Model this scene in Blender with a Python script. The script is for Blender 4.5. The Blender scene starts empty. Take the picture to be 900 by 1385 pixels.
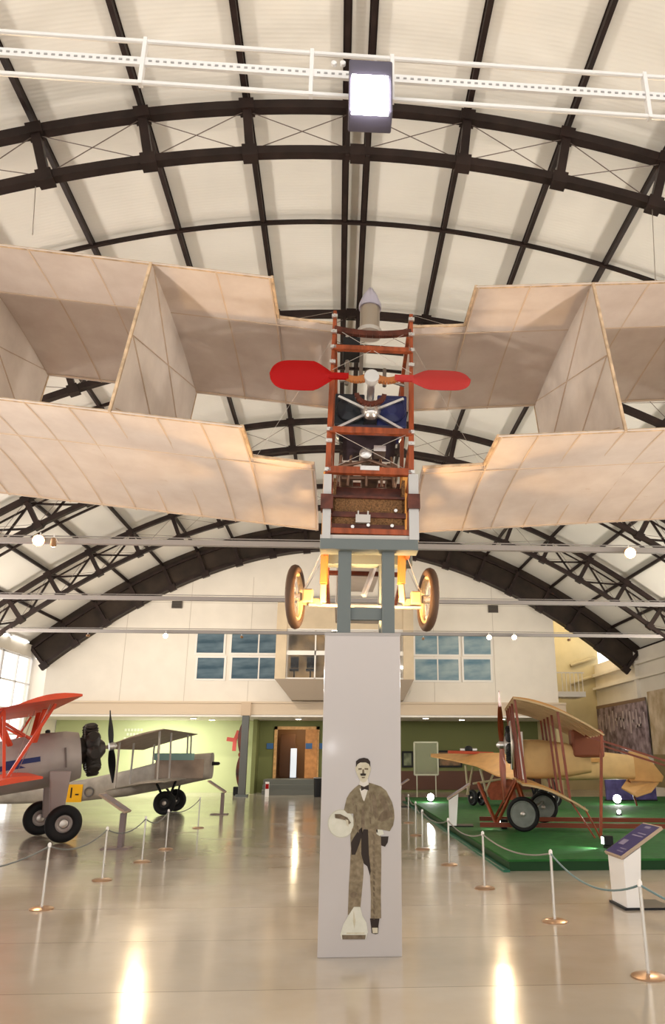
import bpy, bmesh, math, random
from mathutils import Vector, Matrix, Euler
random.seed(7)
R = math.radians
S = bpy.context.scene
COL = S.collection

# ------------------------------------------------------------------ camera
F_PX, PX, PY, TILT, YAW, EYE = 1010.0, 520.0, 692.0, R(18.1), R(3.5), 1.65
cd = bpy.data.cameras.new('camera'); cam = bpy.data.objects.new('camera', cd); COL.objects.link(cam)
cam.location = (0, 0, EYE); cam.rotation_euler = (R(90) + TILT, 0, -YAW)
cd.sensor_fit = 'VERTICAL'; cd.sensor_height = 24.0; cd.lens = F_PX / 1385 * 24.0
cd.shift_x = -(PX - 450) / 1385; cd.shift_y = (PY - 692.5) / 1385
cd.clip_start = 0.05; cd.clip_end = 300
S.camera = cam
# ------------------------------------------------------------------ world, exposure
w = bpy.data.worlds.new('world'); S.world = w; w.use_nodes = True
bg = w.node_tree.nodes['Background']; bg.inputs[0].default_value = (1.0, 0.975, 0.94, 1); bg.inputs[1].default_value = 1.6
S.view_settings.view_transform = 'Standard'; S.view_settings.look = 'None'
S.view_settings.exposure = 0.34; S.view_settings.gamma = 1.0; S.view_settings.use_curve_mapping = False

def light(name, kind, loc, energy, color, size=0.1, target=None, angle=90, blend=0.6, parent=None):
    l = bpy.data.lights.new(name, kind); l.energy = energy; l.color = color
    if kind == 'AREA': l.size = size
    else: l.shadow_soft_size = size
    if kind == 'SPOT': l.spot_size = R(angle); l.spot_blend = blend
    o = bpy.data.objects.new(name, l); COL.objects.link(o); o.location = loc
    if target is not None:
        o.rotation_euler = (Vector(target) - Vector(loc)).to_track_quat('-Z', 'Y').to_euler()
    if parent is not None:
        o.parent = parent; o.matrix_parent_inverse = parent.matrix_basis.inverted()
    return o

# ------------------------------------------------------------------ a point seen at a pixel, on the plane Y = const / Z = const
FW = Vector((math.sin(YAW) * math.cos(TILT), math.cos(YAW) * math.cos(TILT), math.sin(TILT)))
RT = Vector((math.cos(YAW), -math.sin(YAW), 0)); UP = RT.cross(FW)
def ray(x, y): return FW + RT * ((x - PX) / F_PX) - UP * ((y - PY) / F_PX)
def P(x, y, Y): r = ray(x, y); return Vector((0, 0, EYE)) + r * (Y / r.y)
def G(x, y, Z=0.0): r = ray(x, y); return Vector((0, 0, EYE)) + r * ((Z - EYE) / r.z)

# ------------------------------------------------------------------ materials
MATS = {}
def mat(name, col, rough=0.5, metal=0.0, noise=0.0, nscale=8.0, bump=0.0, col2=None, emit=None, estr=0.0, spec=None, coat=0.0, stretch=None, trans=0.0, alpha=1.0):
    if name in MATS: return MATS[name]
    m = bpy.data.materials.new(name); m.use_nodes = True; MATS[name] = m
    nt = m.node_tree; b = nt.nodes['Principled BSDF']
    b.inputs['Base Color'].default_value = (*col, 1); b.inputs['Roughness'].default_value = rough; b.inputs['Metallic'].default_value = metal
    b.inputs['Specular IOR Level'].default_value = spec if spec is not None else (.5 if metal > .3 or trans else .22)
    if coat: b.inputs['Coat Weight'].default_value = coat * .25; b.inputs['Coat Roughness'].default_value = 0.05
    if trans: b.inputs['Transmission Weight'].default_value = trans
    if alpha < 1: b.inputs['Alpha'].default_value = alpha
    if emit: b.inputs['Emission Color'].default_value = (*emit, 1); b.inputs['Emission Strength'].default_value = estr
    if noise or bump or col2:
        tc = nt.nodes.new('ShaderNodeTexCoord'); n = nt.nodes.new('ShaderNodeTexNoise'); n.inputs['Scale'].default_value = nscale; n.inputs['Detail'].default_value = 5
        src = tc.outputs['Object']
        if stretch:
            mp = nt.nodes.new('ShaderNodeMapping'); mp.inputs['Scale'].default_value = stretch; nt.links.new(src, mp.inputs[0]); src = mp.outputs[0]
        nt.links.new(src, n.inputs['Vector'])
        if noise or col2:
            r = nt.nodes.new('ShaderNodeValToRGB'); nt.links.new(n.outputs[0], r.inputs[0])
            c2 = col2 if col2 else tuple(min(1, c * (1 + noise)) for c in col)
            c1 = col if col2 else tuple(c * (1 - noise) for c in col)
            r.color_ramp.elements[0].color = (*c1, 1); r.color_ramp.elements[1].color = (*c2, 1)
            r.color_ramp.elements[0].position = 0.32; r.color_ramp.elements[1].position = 0.68
            nt.links.new(r.outputs[0], b.inputs['Base Color'])
        if bump:
            bp = nt.nodes.new('ShaderNodeBump'); bp.inputs['Strength'].default_value = bump; bp.inputs['Distance'].default_value = 0.02
            nt.links.new(n.outputs[0], bp.inputs['Height']); nt.links.new(bp.outputs[0], b.inputs['Normal'])
    return m

def floor_mat():
    m = mat('polished_floor', (0.36, 0.325, 0.275), 0.13, spec=0.75)
    nt = m.node_tree; b = nt.nodes['Principled BSDF']; N = nt.nodes.new; L = nt.links.new
    tc = N('ShaderNodeTexCoord')
    n = N('ShaderNodeTexNoise'); n.inputs['Scale'].default_value = 0.9; n.inputs['Detail'].default_value = 6; L(tc.outputs['Object'], n.inputs[0])
    r = N('ShaderNodeValToRGB'); r.color_ramp.elements[0].color = (0.40, 0.345, 0.275, 1); r.color_ramp.elements[1].color = (0.46, 0.42, 0.365, 1)
    r.color_ramp.elements[0].position = .3; r.color_ramp.elements[1].position = .7; L(n.outputs[0], r.inputs[0])
    br = N('ShaderNodeTexBrick'); br.inputs['Scale'].default_value = 1.0; br.inputs['Brick Width'].default_value = 60; br.inputs['Row Height'].default_value = 1.6
    br.offset = 0.0; br.inputs['Mortar Size'].default_value = 0.006; br.inputs['Color1'].default_value = (1, 1, 1, 1); br.inputs['Color2'].default_value = (.93, .93, .93, 1); br.inputs['Mortar'].default_value = (.55, .52, .5, 1)
    mpb = N('ShaderNodeMapping'); mpb.inputs['Location'].default_value = (31, 0, 0); L(tc.outputs['Object'], mpb.inputs[0]); L(mpb.outputs[0], br.inputs[0])
    mx = N('ShaderNodeMix'); mx.data_type = 'RGBA'; mx.blend_type = 'MULTIPLY'; mx.inputs[0].default_value = 1
    L(r.outputs[0], mx.inputs[6]); L(br.outputs[0], mx.inputs[7]); L(mx.outputs[2], b.inputs['Base Color'])
    n2 = N('ShaderNodeTexNoise'); n2.inputs['Scale'].default_value = 1.6; n2.inputs['Detail'].default_value = 3; L(tc.outputs['Object'], n2.inputs[0])
    mr = N('ShaderNodeMapRange'); mr.inputs[3].default_value = 0.07; mr.inputs[4].default_value = 0.22; L(n.outputs[0], mr.inputs[0]); L(mr.outputs[0], b.inputs['Roughness'])
    bp = N('ShaderNodeBump'); bp.inputs['Strength'].default_value = 0.10; bp.inputs['Distance'].default_value = 0.05
    L(n2.outputs[0], bp.inputs['Height']); L(bp.outputs[0], b.inputs['Normal'])
    return m

def roof_mat():
    m = mat('corrugated_roof_sheet', (0.74, 0.70, 0.63), 0.55)
    nt = m.node_tree; b = nt.nodes['Principled BSDF']; N = nt.nodes.new; L = nt.links.new
    tc = N('ShaderNodeTexCoord'); wv = N('ShaderNodeTexWave'); wv.wave_type = 'BANDS'; wv.bands_direction = 'Y'; wv.inputs['Scale'].default_value = 4.2; wv.inputs['Distortion'].default_value = 0.0
    L(tc.outputs['Object'], wv.inputs[0])
    bp = N('ShaderNodeBump'); bp.inputs['Strength'].default_value = 0.2; bp.inputs['Distance'].default_value = 0.008; L(wv.outputs[0], bp.inputs['Height']); L(bp.outputs[0], b.inputs['Normal'])
    n = N('ShaderNodeTexNoise'); n.inputs['Scale'].default_value = 0.6; L(tc.outputs['Object'], n.inputs[0])
    r = N('ShaderNodeValToRGB'); r.color_ramp.elements[0].color = (0.68, 0.64, 0.57, 1); r.color_ramp.elements[1].color = (0.78, 0.745, 0.68, 1); L(n.outputs[0], r.inputs[0]); L(r.outputs[0], b.inputs['Base Color'])
    return m

def fabric_mat(name, c1, c2, stain=(0.42, 0.22, 0.10), tr=0.25):
    m = bpy.data.materials.new(name); m.use_nodes = True; MATS[name] = m
    nt = m.node_tree; N = nt.nodes.new; L = nt.links.new; b = nt.nodes['Principled BSDF']; b.inputs['Roughness'].default_value = 0.85; b.inputs['Specular IOR Level'].default_value = .15
    tc = N('ShaderNodeTexCoord')
    n = N('ShaderNodeTexNoise'); n.inputs['Scale'].default_value = 2.2; n.inputs['Detail'].default_value = 7; n.inputs['Roughness'].default_value = .6; L(tc.outputs['Object'], n.inputs[0])
    r = N('ShaderNodeValToRGB'); r.color_ramp.elements[0].color = (*c1, 1); r.color_ramp.elements[1].color = (*c2, 1); r.color_ramp.elements[0].position = .3; r.color_ramp.elements[1].position = .65
    L(n.outputs[0], r.inputs[0])
    n2 = N('ShaderNodeTexNoise'); n2.inputs['Scale'].default_value = 3.1; n2.inputs['Detail'].default_value = 8; n2.inputs['Roughness'].default_value = .7
    mp = N('ShaderNodeMapping'); mp.inputs['Location'].default_value = (3.3, 1.7, .4); mp.inputs['Scale'].default_value = (1, 2.2, 1); L(tc.outputs['Object'], mp.inputs[0]); L(mp.outputs[0], n2.inputs[0])
    r2 = N('ShaderNodeValToRGB'); r2.color_ramp.elements[0].position = .66; r2.color_ramp.elements[1].position = .78; L(n2.outputs[0], r2.inputs[0])
    mm = N('ShaderNodeMath'); mm.operation = 'MULTIPLY'; mm.inputs[1].default_value = .45; L(r2.outputs[0], mm.inputs[0])
    mx = N('ShaderNodeMix'); mx.data_type = 'RGBA'; L(mm.outputs[0], mx.inputs[0]); L(r.outputs[0], mx.inputs[6]); mx.inputs[7].default_value = (*stain, 1)
    L(mx.outputs[2], b.inputs['Base Color'])
    t = N('ShaderNodeBsdfTranslucent'); L(mx.outputs[2], t.inputs[0])
    ms = N('ShaderNodeMixShader'); ms.inputs[0].default_value = tr; L(b.outputs[0], ms.inputs[1]); L(t.outputs[0], ms.inputs[2])
    L(ms.outputs[0], nt.nodes['Material Output'].inputs[0])
    return m

FLOOR = floor_mat(); ROOF = roof_mat()
FAB = fabric_mat('doped_wing_fabric', (0.67, 0.58, 0.525), (0.77, 0.69, 0.635))
SEAM = mat('seam_tape', (0.60, 0.47, 0.36), 0.8)
EDGE = mat('worn_fabric_edge', (0.52, 0.38, 0.25), 0.8, noise=.3, nscale=9)
STEEL = mat('dark_truss_steel', (0.020, 0.011, 0.009), 0.5, noise=.35, nscale=3, spec=.25)
BLACK = mat('matt_black', (0.012, 0.012, 0.013), 0.5)
WHITE = mat('white_paint', (0.78, 0.74, 0.68), 0.5)
WALLW = mat('cream_wall_paint', (0.76, 0.70, 0.61), 0.65, noise=.03, nscale=1.5)
WHITEP = mat('white_enamel', (0.82, 0.80, 0.78), 0.35)
MAHOG = mat('mahogany', (0.25, 0.055, 0.018), 0.35, noise=.35, nscale=14, stretch=(1, 1, .2), coat=.4)
DMAHOG = mat('dark_mahogany', (0.085, 0.022, 0.012), 0.4, noise=.4, nscale=10, coat=.3)
WICKER = mat('wicker_brown', (0.17, 0.085, 0.035), 0.7, noise=.5, nscale=60, bump=.8)
ALU = mat('brushed_aluminium', (0.62, 0.60, 0.58), 0.3, metal=.9)
BRASS = mat('pale_metal', (0.55, 0.50, 0.45), 0.35, metal=.8)
GSTEEL = mat('grey_blue_stand_paint', (0.125, 0.145, 0.145), 0.45)
LGREY = mat('light_grey_paint', (0.45, 0.43, 0.41), 0.5)
RED = mat('red_propeller_paint', (0.29, 0.002, 0.002), 0.45, spec=.12)
RUBBER = mat('black_rubber', (0.013, 0.013, 0.014), 0.6)
TANW = mat('varnished_wood', (0.56, 0.32, 0.13), 0.45, noise=.2, nscale=8)
NAVY = mat('navy_engine_enamel', (0.018, 0.022, 0.085), 0.3, coat=.4)
ENGB = mat('black_engine_enamel', (0.012, 0.014, 0.018), 0.3, coat=.4)
WARM = (1.0, 0.72, 0.42)

# ------------------------------------------------------------------ mesh builder
def frame_from(d, up=Vector((0, 0, 1))):
    d = d.normalized()
    s = d.cross(up)
    if s.length < 1e-4: s = d.cross(Vector((0, 1, 0)))
    s.normalize(); u = s.cross(d).normalized()
    return s, u
class MB:
    def __init__(self, xf=None): self.v = []; self.f = []; self.m = []; self.xf = xf
    def add(self, vs, fs, mi=0):
        o = len(self.v)
        self.v += [(self.xf @ Vector(p)) if self.xf else Vector(p) for p in vs]
        self.f += [tuple(i + o for i in f) for f in fs]; self.m += [mi] * len(fs); return self
    def hexa(self, a, b, mi=0):
        n = len(a); self.add(list(a) + list(b), [tuple(range(n))[::-1], tuple(range(n, 2 * n))] + [(i, (i + 1) % n, n + (i + 1) % n, n + i) for i in range(n)], mi); return self
    def box(self, c, s, mi=0):
        x, y, z = c; a, b, d = s[0] / 2, s[1] / 2, s[2] / 2
        lo = [(x - a, y - b, z - d), (x + a, y - b, z - d), (x + a, y + b, z - d), (x - a, y + b, z - d)]
        return self.hexa(lo, [(p[0], p[1], z + d) for p in lo], mi)
    def box2(self, p, q, mi=0):
        c = [(p[i] + q[i]) / 2 for i in range(3)]; return self.box(c, [abs(p[i] - q[i]) for i in range(3)], mi)
    def bar(self, p, q, w, h=None, mi=0, up=Vector((0, 0, 1))):
        p, q = Vector(p), Vector(q); h = h or w; s, u = frame_from(q - p, up)
        c = [(-1, -1), (1, -1), (1, 1), (-1, 1)]
        return self.hexa([p + s * (a * w / 2) + u * (b * h / 2) for a, b in c], [q + s * (a * w / 2) + u * (b * h / 2) for a, b in c], mi)
    def tube(self, pts, r, n=8, mi=0, cap=True):
        pts = [Vector(p) for p in pts]; rs = r if isinstance(r, (list, tuple)) else [r] * len(pts); vs = []
        for i, p in enumerate(pts):
            d = (pts[min(i + 1, len(pts) - 1)] - pts[max(i - 1, 0)]); s, u = frame_from(d)
            vs += [p + (s * math.cos(2 * math.pi * k / n) + u * math.sin(2 * math.pi * k / n)) * rs[i] for k in range(n)]
        fs = [(i * n + k, i * n + (k + 1) % n, (i + 1) * n + (k + 1) % n, (i + 1) * n + k) for i in range(len(pts) - 1) for k in range(n)]
        if cap: fs += [tuple(range(n))[::-1], tuple(range((len(pts) - 1) * n, len(pts) * n))]
        return self.add(vs, fs, mi)
    def lathe(self, prof, o, ax, n=24, mi=0):      # prof: (distance along ax, radius)
        o, ax = Vector(o), Vector(ax).normalized(); return self.tube2([(o + ax * d, r) for d, r in prof], ax, n, mi)
    def tube2(self, pr, ax, n, mi):
        s, u = frame_from(ax); vs = []
        for p, r in pr: vs += [p + (s * math.cos(2 * math.pi * k / n) + u * math.sin(2 * math.pi * k / n)) * max(r, 1e-4) for k in range(n)]
        fs = [(i * n + k, i * n + (k + 1) % n, (i + 1) * n + (k + 1) % n, (i + 1) * n + k) for i in range(len(pr) - 1) for k in range(n)]
        fs += [tuple(range(n))[::-1], tuple(range((len(pr) - 1) * n, len(pr) * n))]
        return self.add(vs, fs, mi)
    def torus(self, c, ax, R0, r, n=28, k=10, mi=0, sq=1.0):
        c, ax = Vector(c), Vector(ax).normalized(); s, u = frame_from(ax); vs = []
        for i in range(n):
            d = s * math.cos(2 * math.pi * i / n) + u * math.sin(2 * math.pi * i / n)
            vs += [c + d * (R0 + r * math.cos(2 * math.pi * j / k)) + ax * (r * sq * math.sin(2 * math.pi * j / k)) for j in range(k)]
        return self.add(vs, [(i * k + j, i * k + (j + 1) % k, ((i + 1) % n) * k + (j + 1) % k, ((i + 1) % n) * k + j) for i in range(n) for j in range(k)], mi)
    def build(self, name, mats, parent=None, world=False, smooth=False, bevel=0.0):
        vs = self.v
        if world and parent is not None:
            M = Matrix.Identity(4); p = parent
            while p: M = p.matrix_basis @ M; p = p.parent
            Mi = M.inverted(); vs = [Mi @ v for v in vs]
        me = bpy.data.meshes.new(name); me.from_pydata([tuple(v) for v in vs], [], self.f)
        for m in (mats if isinstance(mats, (list, tuple)) else [mats]): me.materials.append(m)
        for p, mi in zip(me.polygons, self.m): p.material_index = mi
        bm = bmesh.new(); bm.from_mesh(me); bmesh.ops.recalc_face_normals(bm, faces=bm.faces); bm.to_mesh(me); bm.free()
        if smooth:
            for p in me.polygons: p.use_smooth = True
            me.set_sharp_from_angle(angle=R(38))
        o = bpy.data.objects.new(name, me); COL.objects.link(o)
        if parent is not None: o.parent = parent
        if bevel:
            b = o.modifiers.new('bevel', 'BEVEL'); b.width = bevel; b.segments = 2; b.limit_method = 'ANGLE'
        return o
def tag(o, label=None, cat=None, group=None, kind=None):
    if label: o['label'] = label
    if cat: o['category'] = cat
    if group: o['group'] = group
    if kind: o['kind'] = kind
    return o
def thing(name, label, cat, loc=(0, 0, 0), rz=0, group=None, kind=None):
    o = bpy.data.objects.new(name, None); COL.objects.link(o); o.location = loc; o.rotation_euler = (0, 0, rz); o.empty_display_size = .2
    return tag(o, label, cat, group, kind)
def copy_tree(o, loc, rz=None, label=None, group=None):
    def rec(a, par):
        c = a.copy(); COL.objects.link(c)
        if par: c.parent = par
        for ch in a.children: rec(ch, c)
        return c
    r = rec(o, None); r.location = loc
    if rz is not None: r.rotation_euler = (0, 0, rz)
    if label: r['label'] = label
    if group: r['group'] = group
    return r
def struct(name, mb, m, label=None, cat=None, smooth=False):
    o = mb.build(name, m, None, smooth=smooth); return tag(o, label, cat or name.split('_')[0], None, 'structure')

# ================================================================== HALL SHELL
CX = 0.16
def inner(x):                       # inner chord of the arch at half span x
    n = Vector((.065 * x, 0, 1)).normalized(); return Vector((x, 0, 10.92 - .0325 * x * x)), n
def arch(x, off, Y):
    p, n = inner(x); q = p + n * off; return Vector((CX + q.x, Y, q.z))
Y0, YE = -7.0, 34.5
struct('floor', MB().box2((-16, Y0, -.2), (16, 42, 0)), FLOOR, 'polished beige grey hangar floor', 'floor')
N_ = 56
mb = MB(); vs = []
for i in range(N_ + 1):
    x = -13.2 + 26.4 * i / N_
    for Y in (Y0, YE + .15):
        for off in (1.27, 1.36): vs.append(arch(x, off, Y))
fs = []
for i in range(N_):
    a, b = 4 * i, 4 * (i + 1)
    fs += [(a, b, b + 2, a + 2), (a + 1, a + 3, b + 3, b + 1), (a, a + 1, b + 1, b), (a + 2, b + 2, b + 3, a + 3)]
fs += [(0, 2, 3, 1), (4 * N_, 4 * N_ + 1, 4 * N_ + 3, 4 * N_ + 2)]
mb.add(vs, fs); struct('ceiling', mb, ROOF, 'curved cream corrugated roof lining', 'ceiling', smooth=True)

# side walls
WX = 13.6
eave = arch(13.2, 1.27, 0).z
mb = MB(); mb.box2((-WX + CX - .2, Y0, 0), (-WX + CX, 19, eave + .05)); mb.box2((-WX + CX - .2, 19, 5.75), (-WX + CX, YE, eave + .05)); mb.box2((-WX + CX - .2, 19, 0), (-WX + CX, YE, .12))
mb.box2((-WX + CX - .2, 34.2, 0), (-WX + CX, 38.2, 5.75)); struct('wall_left', mb, WALLW, 'cream left side wall above the bright glazed doors', 'wall')
mb = MB(); mb.box2((WX + CX, Y0, 0), (WX + CX + .2, 40.2, eave + .05))
for z, h in ((5.6, .16), (4.95, .12)): mb.box2((WX + CX - .22, 10, z), (WX + CX, 39.9, z + h))
for y in (15.8, 21.9, 28, 34.1): mb.box2((WX + CX - .18, y - .12, 0), (WX + CX, y + .12, 6.2))
struct('wall_right', mb, WALLW, 'cream right side wall with two horizontal rails', 'wall')
# glazed doors on the left wall
GL = mat('clear_window_glass', (1, 1, 1), 0.02, trans=1.0)
for i in range(5):
    y0 = 19 + i * 3.04; y1 = y0 + 3.04
    d = thing('window_%d' % (i + 1), 'tall white framed glazed bay of the left wall, %s' % ['nearest one', 'second from the near end', 'middle one', 'second from the far end', 'farthest one'][i], 'window', (-WX + CX - .1, (y0 + y1) / 2, .12), kind='structure')
    f = MB(); x0, x1 = -WX + CX - .06, -WX + CX + .02
    for yy in (y0 + .05, (y0 + y1) / 2, y1 - .05): f.box2((x0, yy - .03, .12), (x1, yy + .03, 5.75))
    for zz in (.2, 1.3, 2.5, 3.5, 4.6, 5.69): f.box2((x0, y0, zz - .03), (x1, y1, zz + .03))
    f.build('window_frame', WHITEP, d, world=True)
    MB().box2((x0 - .06, y0 + .02, .15), (x0 - .04, y1 - .02, 5.7)).build('window_pane', mat('glass_sheet', (1, 1, 1), .1, trans=1.0, alpha=.06), d, world=True)

# end wall (upper part over the gallery), arch-topped
mb = MB(); pts = []
X0e, X1e = -12.9, 10.08
top = []
for i in range(41):
    x = X0e + (X1e - X0e) * i / 40; top.append((x, min(12.3, arch(min(max(x - CX, -13), 13) * .95, 1.25, 0).z)))
poly = [(X0e, 3.35)] + [(x, z) for x, z in top] + [(X1e, 3.35)]
mb.hexa([(x, YE, z) for x, z in poly], [(x, YE + .2, z) for x, z in poly]); struct('wall_end', mb, WALLW, 'cream arched end wall with a row of office windows', 'wall')
mb = MB()
for x in (-9.6, -6.8, -4.0, 4.4, 7.2):
    mb.box2((x - .012, YE - .006, 3.9), (x + .012, YE, 9.6 if abs(x) < 8 else 8.0))
for z in (7.15, 8.35): mb.box2((-9.2 if z > 8 else -11, YE - .006, z), (9.2, YE, z + .02))
struct('trim_1', mb, mat('panel_joint', (.55, .49, .41), .7), 'thin panel joints on the cream end wall', 'trim')
mb = MB().box2((-13.4, YE - .35, 3.36), (10.3, YE + .02, 3.86)); mb.box2((-13.4, YE - .42, 3.84), (10.3, YE, 3.92))
struct('trim_2', mb, mat('beige_fascia', (.62, .50, .37), .6), 'beige fascia beam along the foot of the end wall', 'trim')
# gallery underside, back walls
struct('ceiling_gallery', MB().box2((-13.4, YE - .3, 3.27), (10.2, 38.2, 3.36)), WHITE, 'white underside of the gallery over the back room', 'ceiling')
LG = mat('pale_green_back_wall', (.50, .56, .30), .7); OG = mat('olive_green_back_wall', (.155, .17, .065), .7)  # back wall in two greens, paler left and darker right of the doorway
struct('wall_back_left', MB().box2((-13.4, 38, 0), (-3.75, 38.2, 3.3)), LG, 'pale green back wall left of the doorway', 'wall')
mb = MB(); mb.box2((-3.75, 38, 0), (-2.95, 38.2, 3.3)); mb.box2((-.9, 38, 0), (10.2, 38.2, 3.3)); mb.box2((-2.95, 38, 2.95), (-.9, 38.2, 3.3)); mb.box2((-3.9, 36.6, 0), (-3.72, 38.1, 3.27))
struct('wall_back_right', mb, OG, 'olive green back wall right of the doorway', 'wall')
mb = MB(); mb.box2((-4.2, 40.9, 0), (.6, 41.0, 3.4)); mb.box2((-3.3, 38.2, 0), (-3.2, 41, 3.4)); mb.box2((-.6, 38.2, 0), (-.5, 41, 3.4))
struct('wall_corridor', mb, mat('brown_corridor', (.20, .10, .045), .5), 'brown room seen through the doorway', 'wall')
struct('ceiling_corridor', MB().box2((-4.2, 38.2, 3.3), (.6, 41, 3.4)), WHITE, 'ceiling behind the doorway', 'ceiling')
d = thing('door_1', 'wooden doorway at the top of the grey steps', 'door', (-1.9, 38, .62), kind='structure')
mb = MB(); mb.box2((-3.0, 37.9, .62), (-2.86, 38.05, 3.0)); mb.box2((-.98, 37.9, .62), (-.84, 38.05, 3.0)); mb.box2((-3.0, 37.9, 2.86), (-.84, 38.05, 3.0))
mb.build('door_frame', TANW, d, world=True)
MB().box2((-1.5, 37.86, .64), (-.92, 37.92, 2.86)).build('door_leaf', mat('orange_wood', (.50, .23, .08), .4, noise=.15, nscale=6), d, world=True)
MB().box2((-2.86, 40.2, .62), (-2.1, 40.3, 2.7)).build('inner_leaf', mat('dark_brown_wood', (.10, .045, .02), .4), d, world=True)
st = thing('entrance_steps', 'grey steps leading up to the wooden doorway', 'steps', (-2.1, 36.4, 0))
for i in range(3): MB().box2((-3.25, 35.3 + i * .35, .21 * i), (-.95, 37.88, .21 * (i + 1))).build('step', mat('grey_step_vinyl', (.13, .135, .12), .5), st, world=True)
cs = thing('brochure_stand', 'bright white brochure stand glowing inside the doorway', 'stand', (-2.05, 39.6, 0))
MB().box2((-2.28, 39.55, .0), (-1.98, 39.7, 2.0)).build('panel', mat('white_display', (.8, .85, .9), .4, emit=(.8, .9, 1), estr=.5), cs, world=True)
MB().box2((-2.35, 39.5, 0), (-1.9, 39.75, .62)).build('base', BLACK, cs, world=True)
struct('wall_alcove', MB().box2((9.9, 40, 0), (14, 40.2, 12)).box2((9.95, YE + .2, 0), (10.1, 40, 12)), mat('ochre_wall_paint', (.52, .43, .24), .7, noise=.05, nscale=2), 'ochre alcove wall beyond the end wall', 'wall')
struct('ceiling_alcove', MB().box2((9.9, YE, 8.9), (14.2, 40.2, 9.0)), WALLW, 'flat ceiling over the alcove', 'ceiling')
mb = MB(); mb.box2((10.1, 36.4, 4.35), (12.0, 37.9, 4.6)); tb = thing('stair_landing', 'small pale landing jutting out high beside the end wall', 'landing', (11, 37, 4.35))
mb.build('slab', WHITE, tb, world=True)
MB().box2((10.15, 37.5, 4.6), (10.75, 37.6, 5.55)).build('dark_opening', BLACK, tb, world=True)
mb = MB()
for k in range(6): mb.bar((10.9 + k * .2, 36.45, 4.6), (10.9 + k * .2, 36.45, 5.5), .03)
mb.bar((10.2, 36.45, 5.5), (12, 36.45, 5.5), .05); mb.build('railing', WHITE, tb, world=True)
# ducts in the alcove
du = thing('alcove_pipes', 'pair of ochre pipes sloping across the alcove wall', 'pipes', (11.8, 39.6, 5))
for ya_, yb_ in ((900, 889), (925, 914)): MB().tube([P(772, ya_, 39.85), P(806, yb_, 39.85)], .09).build('pipe', mat('ochre_pipe', (.42, .34, .19), .6), du, world=True, smooth=True)

# brown wainscot on the right back wall
struct('baseboard_back', MB().box2((-.3, 37.94, .1), (10.2, 38.0, .95)), mat('red_brown_wainscot', (.10, .045, .03), .5), 'red brown wainscot below the olive wall', 'baseboard')

# office windows in the end wall
PDK = mat('dark_blue_glass', (.035, .07, .10), 35, noise=.5, nscale=1.2, col2=(.16, .22, .26), stretch=(.5, 1, 2.4))
PLT = mat('pale_blue_glass', (.10, .20, .27), 35, nscale=1.1, col2=(.42, .50, .50), stretch=(.6, 1, 1.6))
PWM = mat('warm_room_glass', (.12, .10, .08), 35, nscale=1.0, col2=(.55, .38, .20))
wn = 10
def office_window(px0, px1, py0, py1, split, pm, label):
    global wn
    a, b = P(px0, py1, YE), P(px1, py0, YE); x0, x1, z0, z1 = a.x, b.x, a.z, b.z
    d = thing('window_%d' % wn, label, 'window', ((x0 + x1) / 2, YE, z0), kind='structure'); wn += 1
    f = MB(); e = .09
    for (p, q) in (((x0 - e, z0 - e), (x1 + e, z0)), ((x0 - e, z1), (x1 + e, z1 + e)), ((x0 - e, z0), (x0, z1)), ((x1, z0), (x1 + e, z1))): f.box2((p[0], YE - .06, p[1]), (q[0], YE, q[1]))
    if split: s = P(split, py0, YE).x; f.box2((s - .03, YE - .05, z0), (s + .03, YE, z1))
    f.build('window_frame', WHITE, d, world=True)
    MB().box2((x0, YE - .03, z0), (x1, YE - .01, z1)).build('window_pane', pm, d, world=True)
for row, (ya, yb) in enumerate(((856, 883), (890, 918))):
    rn = ('upper', 'lower')[row]
    office_window(266, 304, ya, yb, None, PDK, 'dark blue office window at the far left end of the %s row' % rn)
    office_window(313, 375, ya, yb, 351, PDK, 'dark blue split office window beside the balcony in the %s row' % rn)
    office_window(562, 620, ya + 2, yb + 2, 592, PLT, 'pale blue split office window right of the balcony in the %s row' % rn)
    office_window(628, 663, ya + 2, yb + 2, None, PLT, 'pale blue single office window at the right end of the %s row' % rn)
# projecting bay in the middle of the end wall
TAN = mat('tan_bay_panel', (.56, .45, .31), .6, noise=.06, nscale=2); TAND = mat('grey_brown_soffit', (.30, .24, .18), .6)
bay = thing('balcony_bay', 'tan projecting glazed balcony in the middle of the end wall', 'balcony', (.3, 33.75, 3.85))
ax0, ax1 = -2.72, 3.32; YB = 33.0
mb = MB()
for x in (ax0, ax1 - .46): mb.box2((x, YB, 4.8), (x + .46, YB + .25, 8.25))
mb.box2((ax0 + .46, YB + .05, 6.98), (ax1 - .46, YE - .08, 7.95)); mb.box2((ax0 + .3, YB + .02, 7.9), (ax1 - .3, YE - .08, 8.1))
mb.build('upper_box', TAN, bay, world=True)
mb = MB(); lo = [(-1.98, YB + .25, 3.93), (2.88, YB + .25, 3.93), (2.88, YE - .45, 3.93), (-1.98, YE - .45, 3.93)]
hi = [(ax0, YB, 4.8), (ax1, YB, 4.8), (ax1, YE - .08, 4.8), (ax0, YE - .08, 4.8)]
mb.hexa(lo, hi).build('tapered_base', TAND, bay, world=True)
mb = MB(); mb.box2((ax0 + .4, YB + .08, 5.83), (ax1 - .4, YB + .16, 6.02)); mb.box2((ax0 + .4, YB + .08, 6.86), (ax1 - .4, YB + .18, 7.02)); mb.box2((ax0 + .4, YB + .08, 4.8), (ax1 - .4, YB + .16, 4.86))
for x in (-1.0, 0.3, 1.6): mb.box2((x - .03, YB + .08, 4.8), (x + .03, YB + .14, 6.9))
mb.build('glazing_bars', WHITE, bay, world=True)
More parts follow.
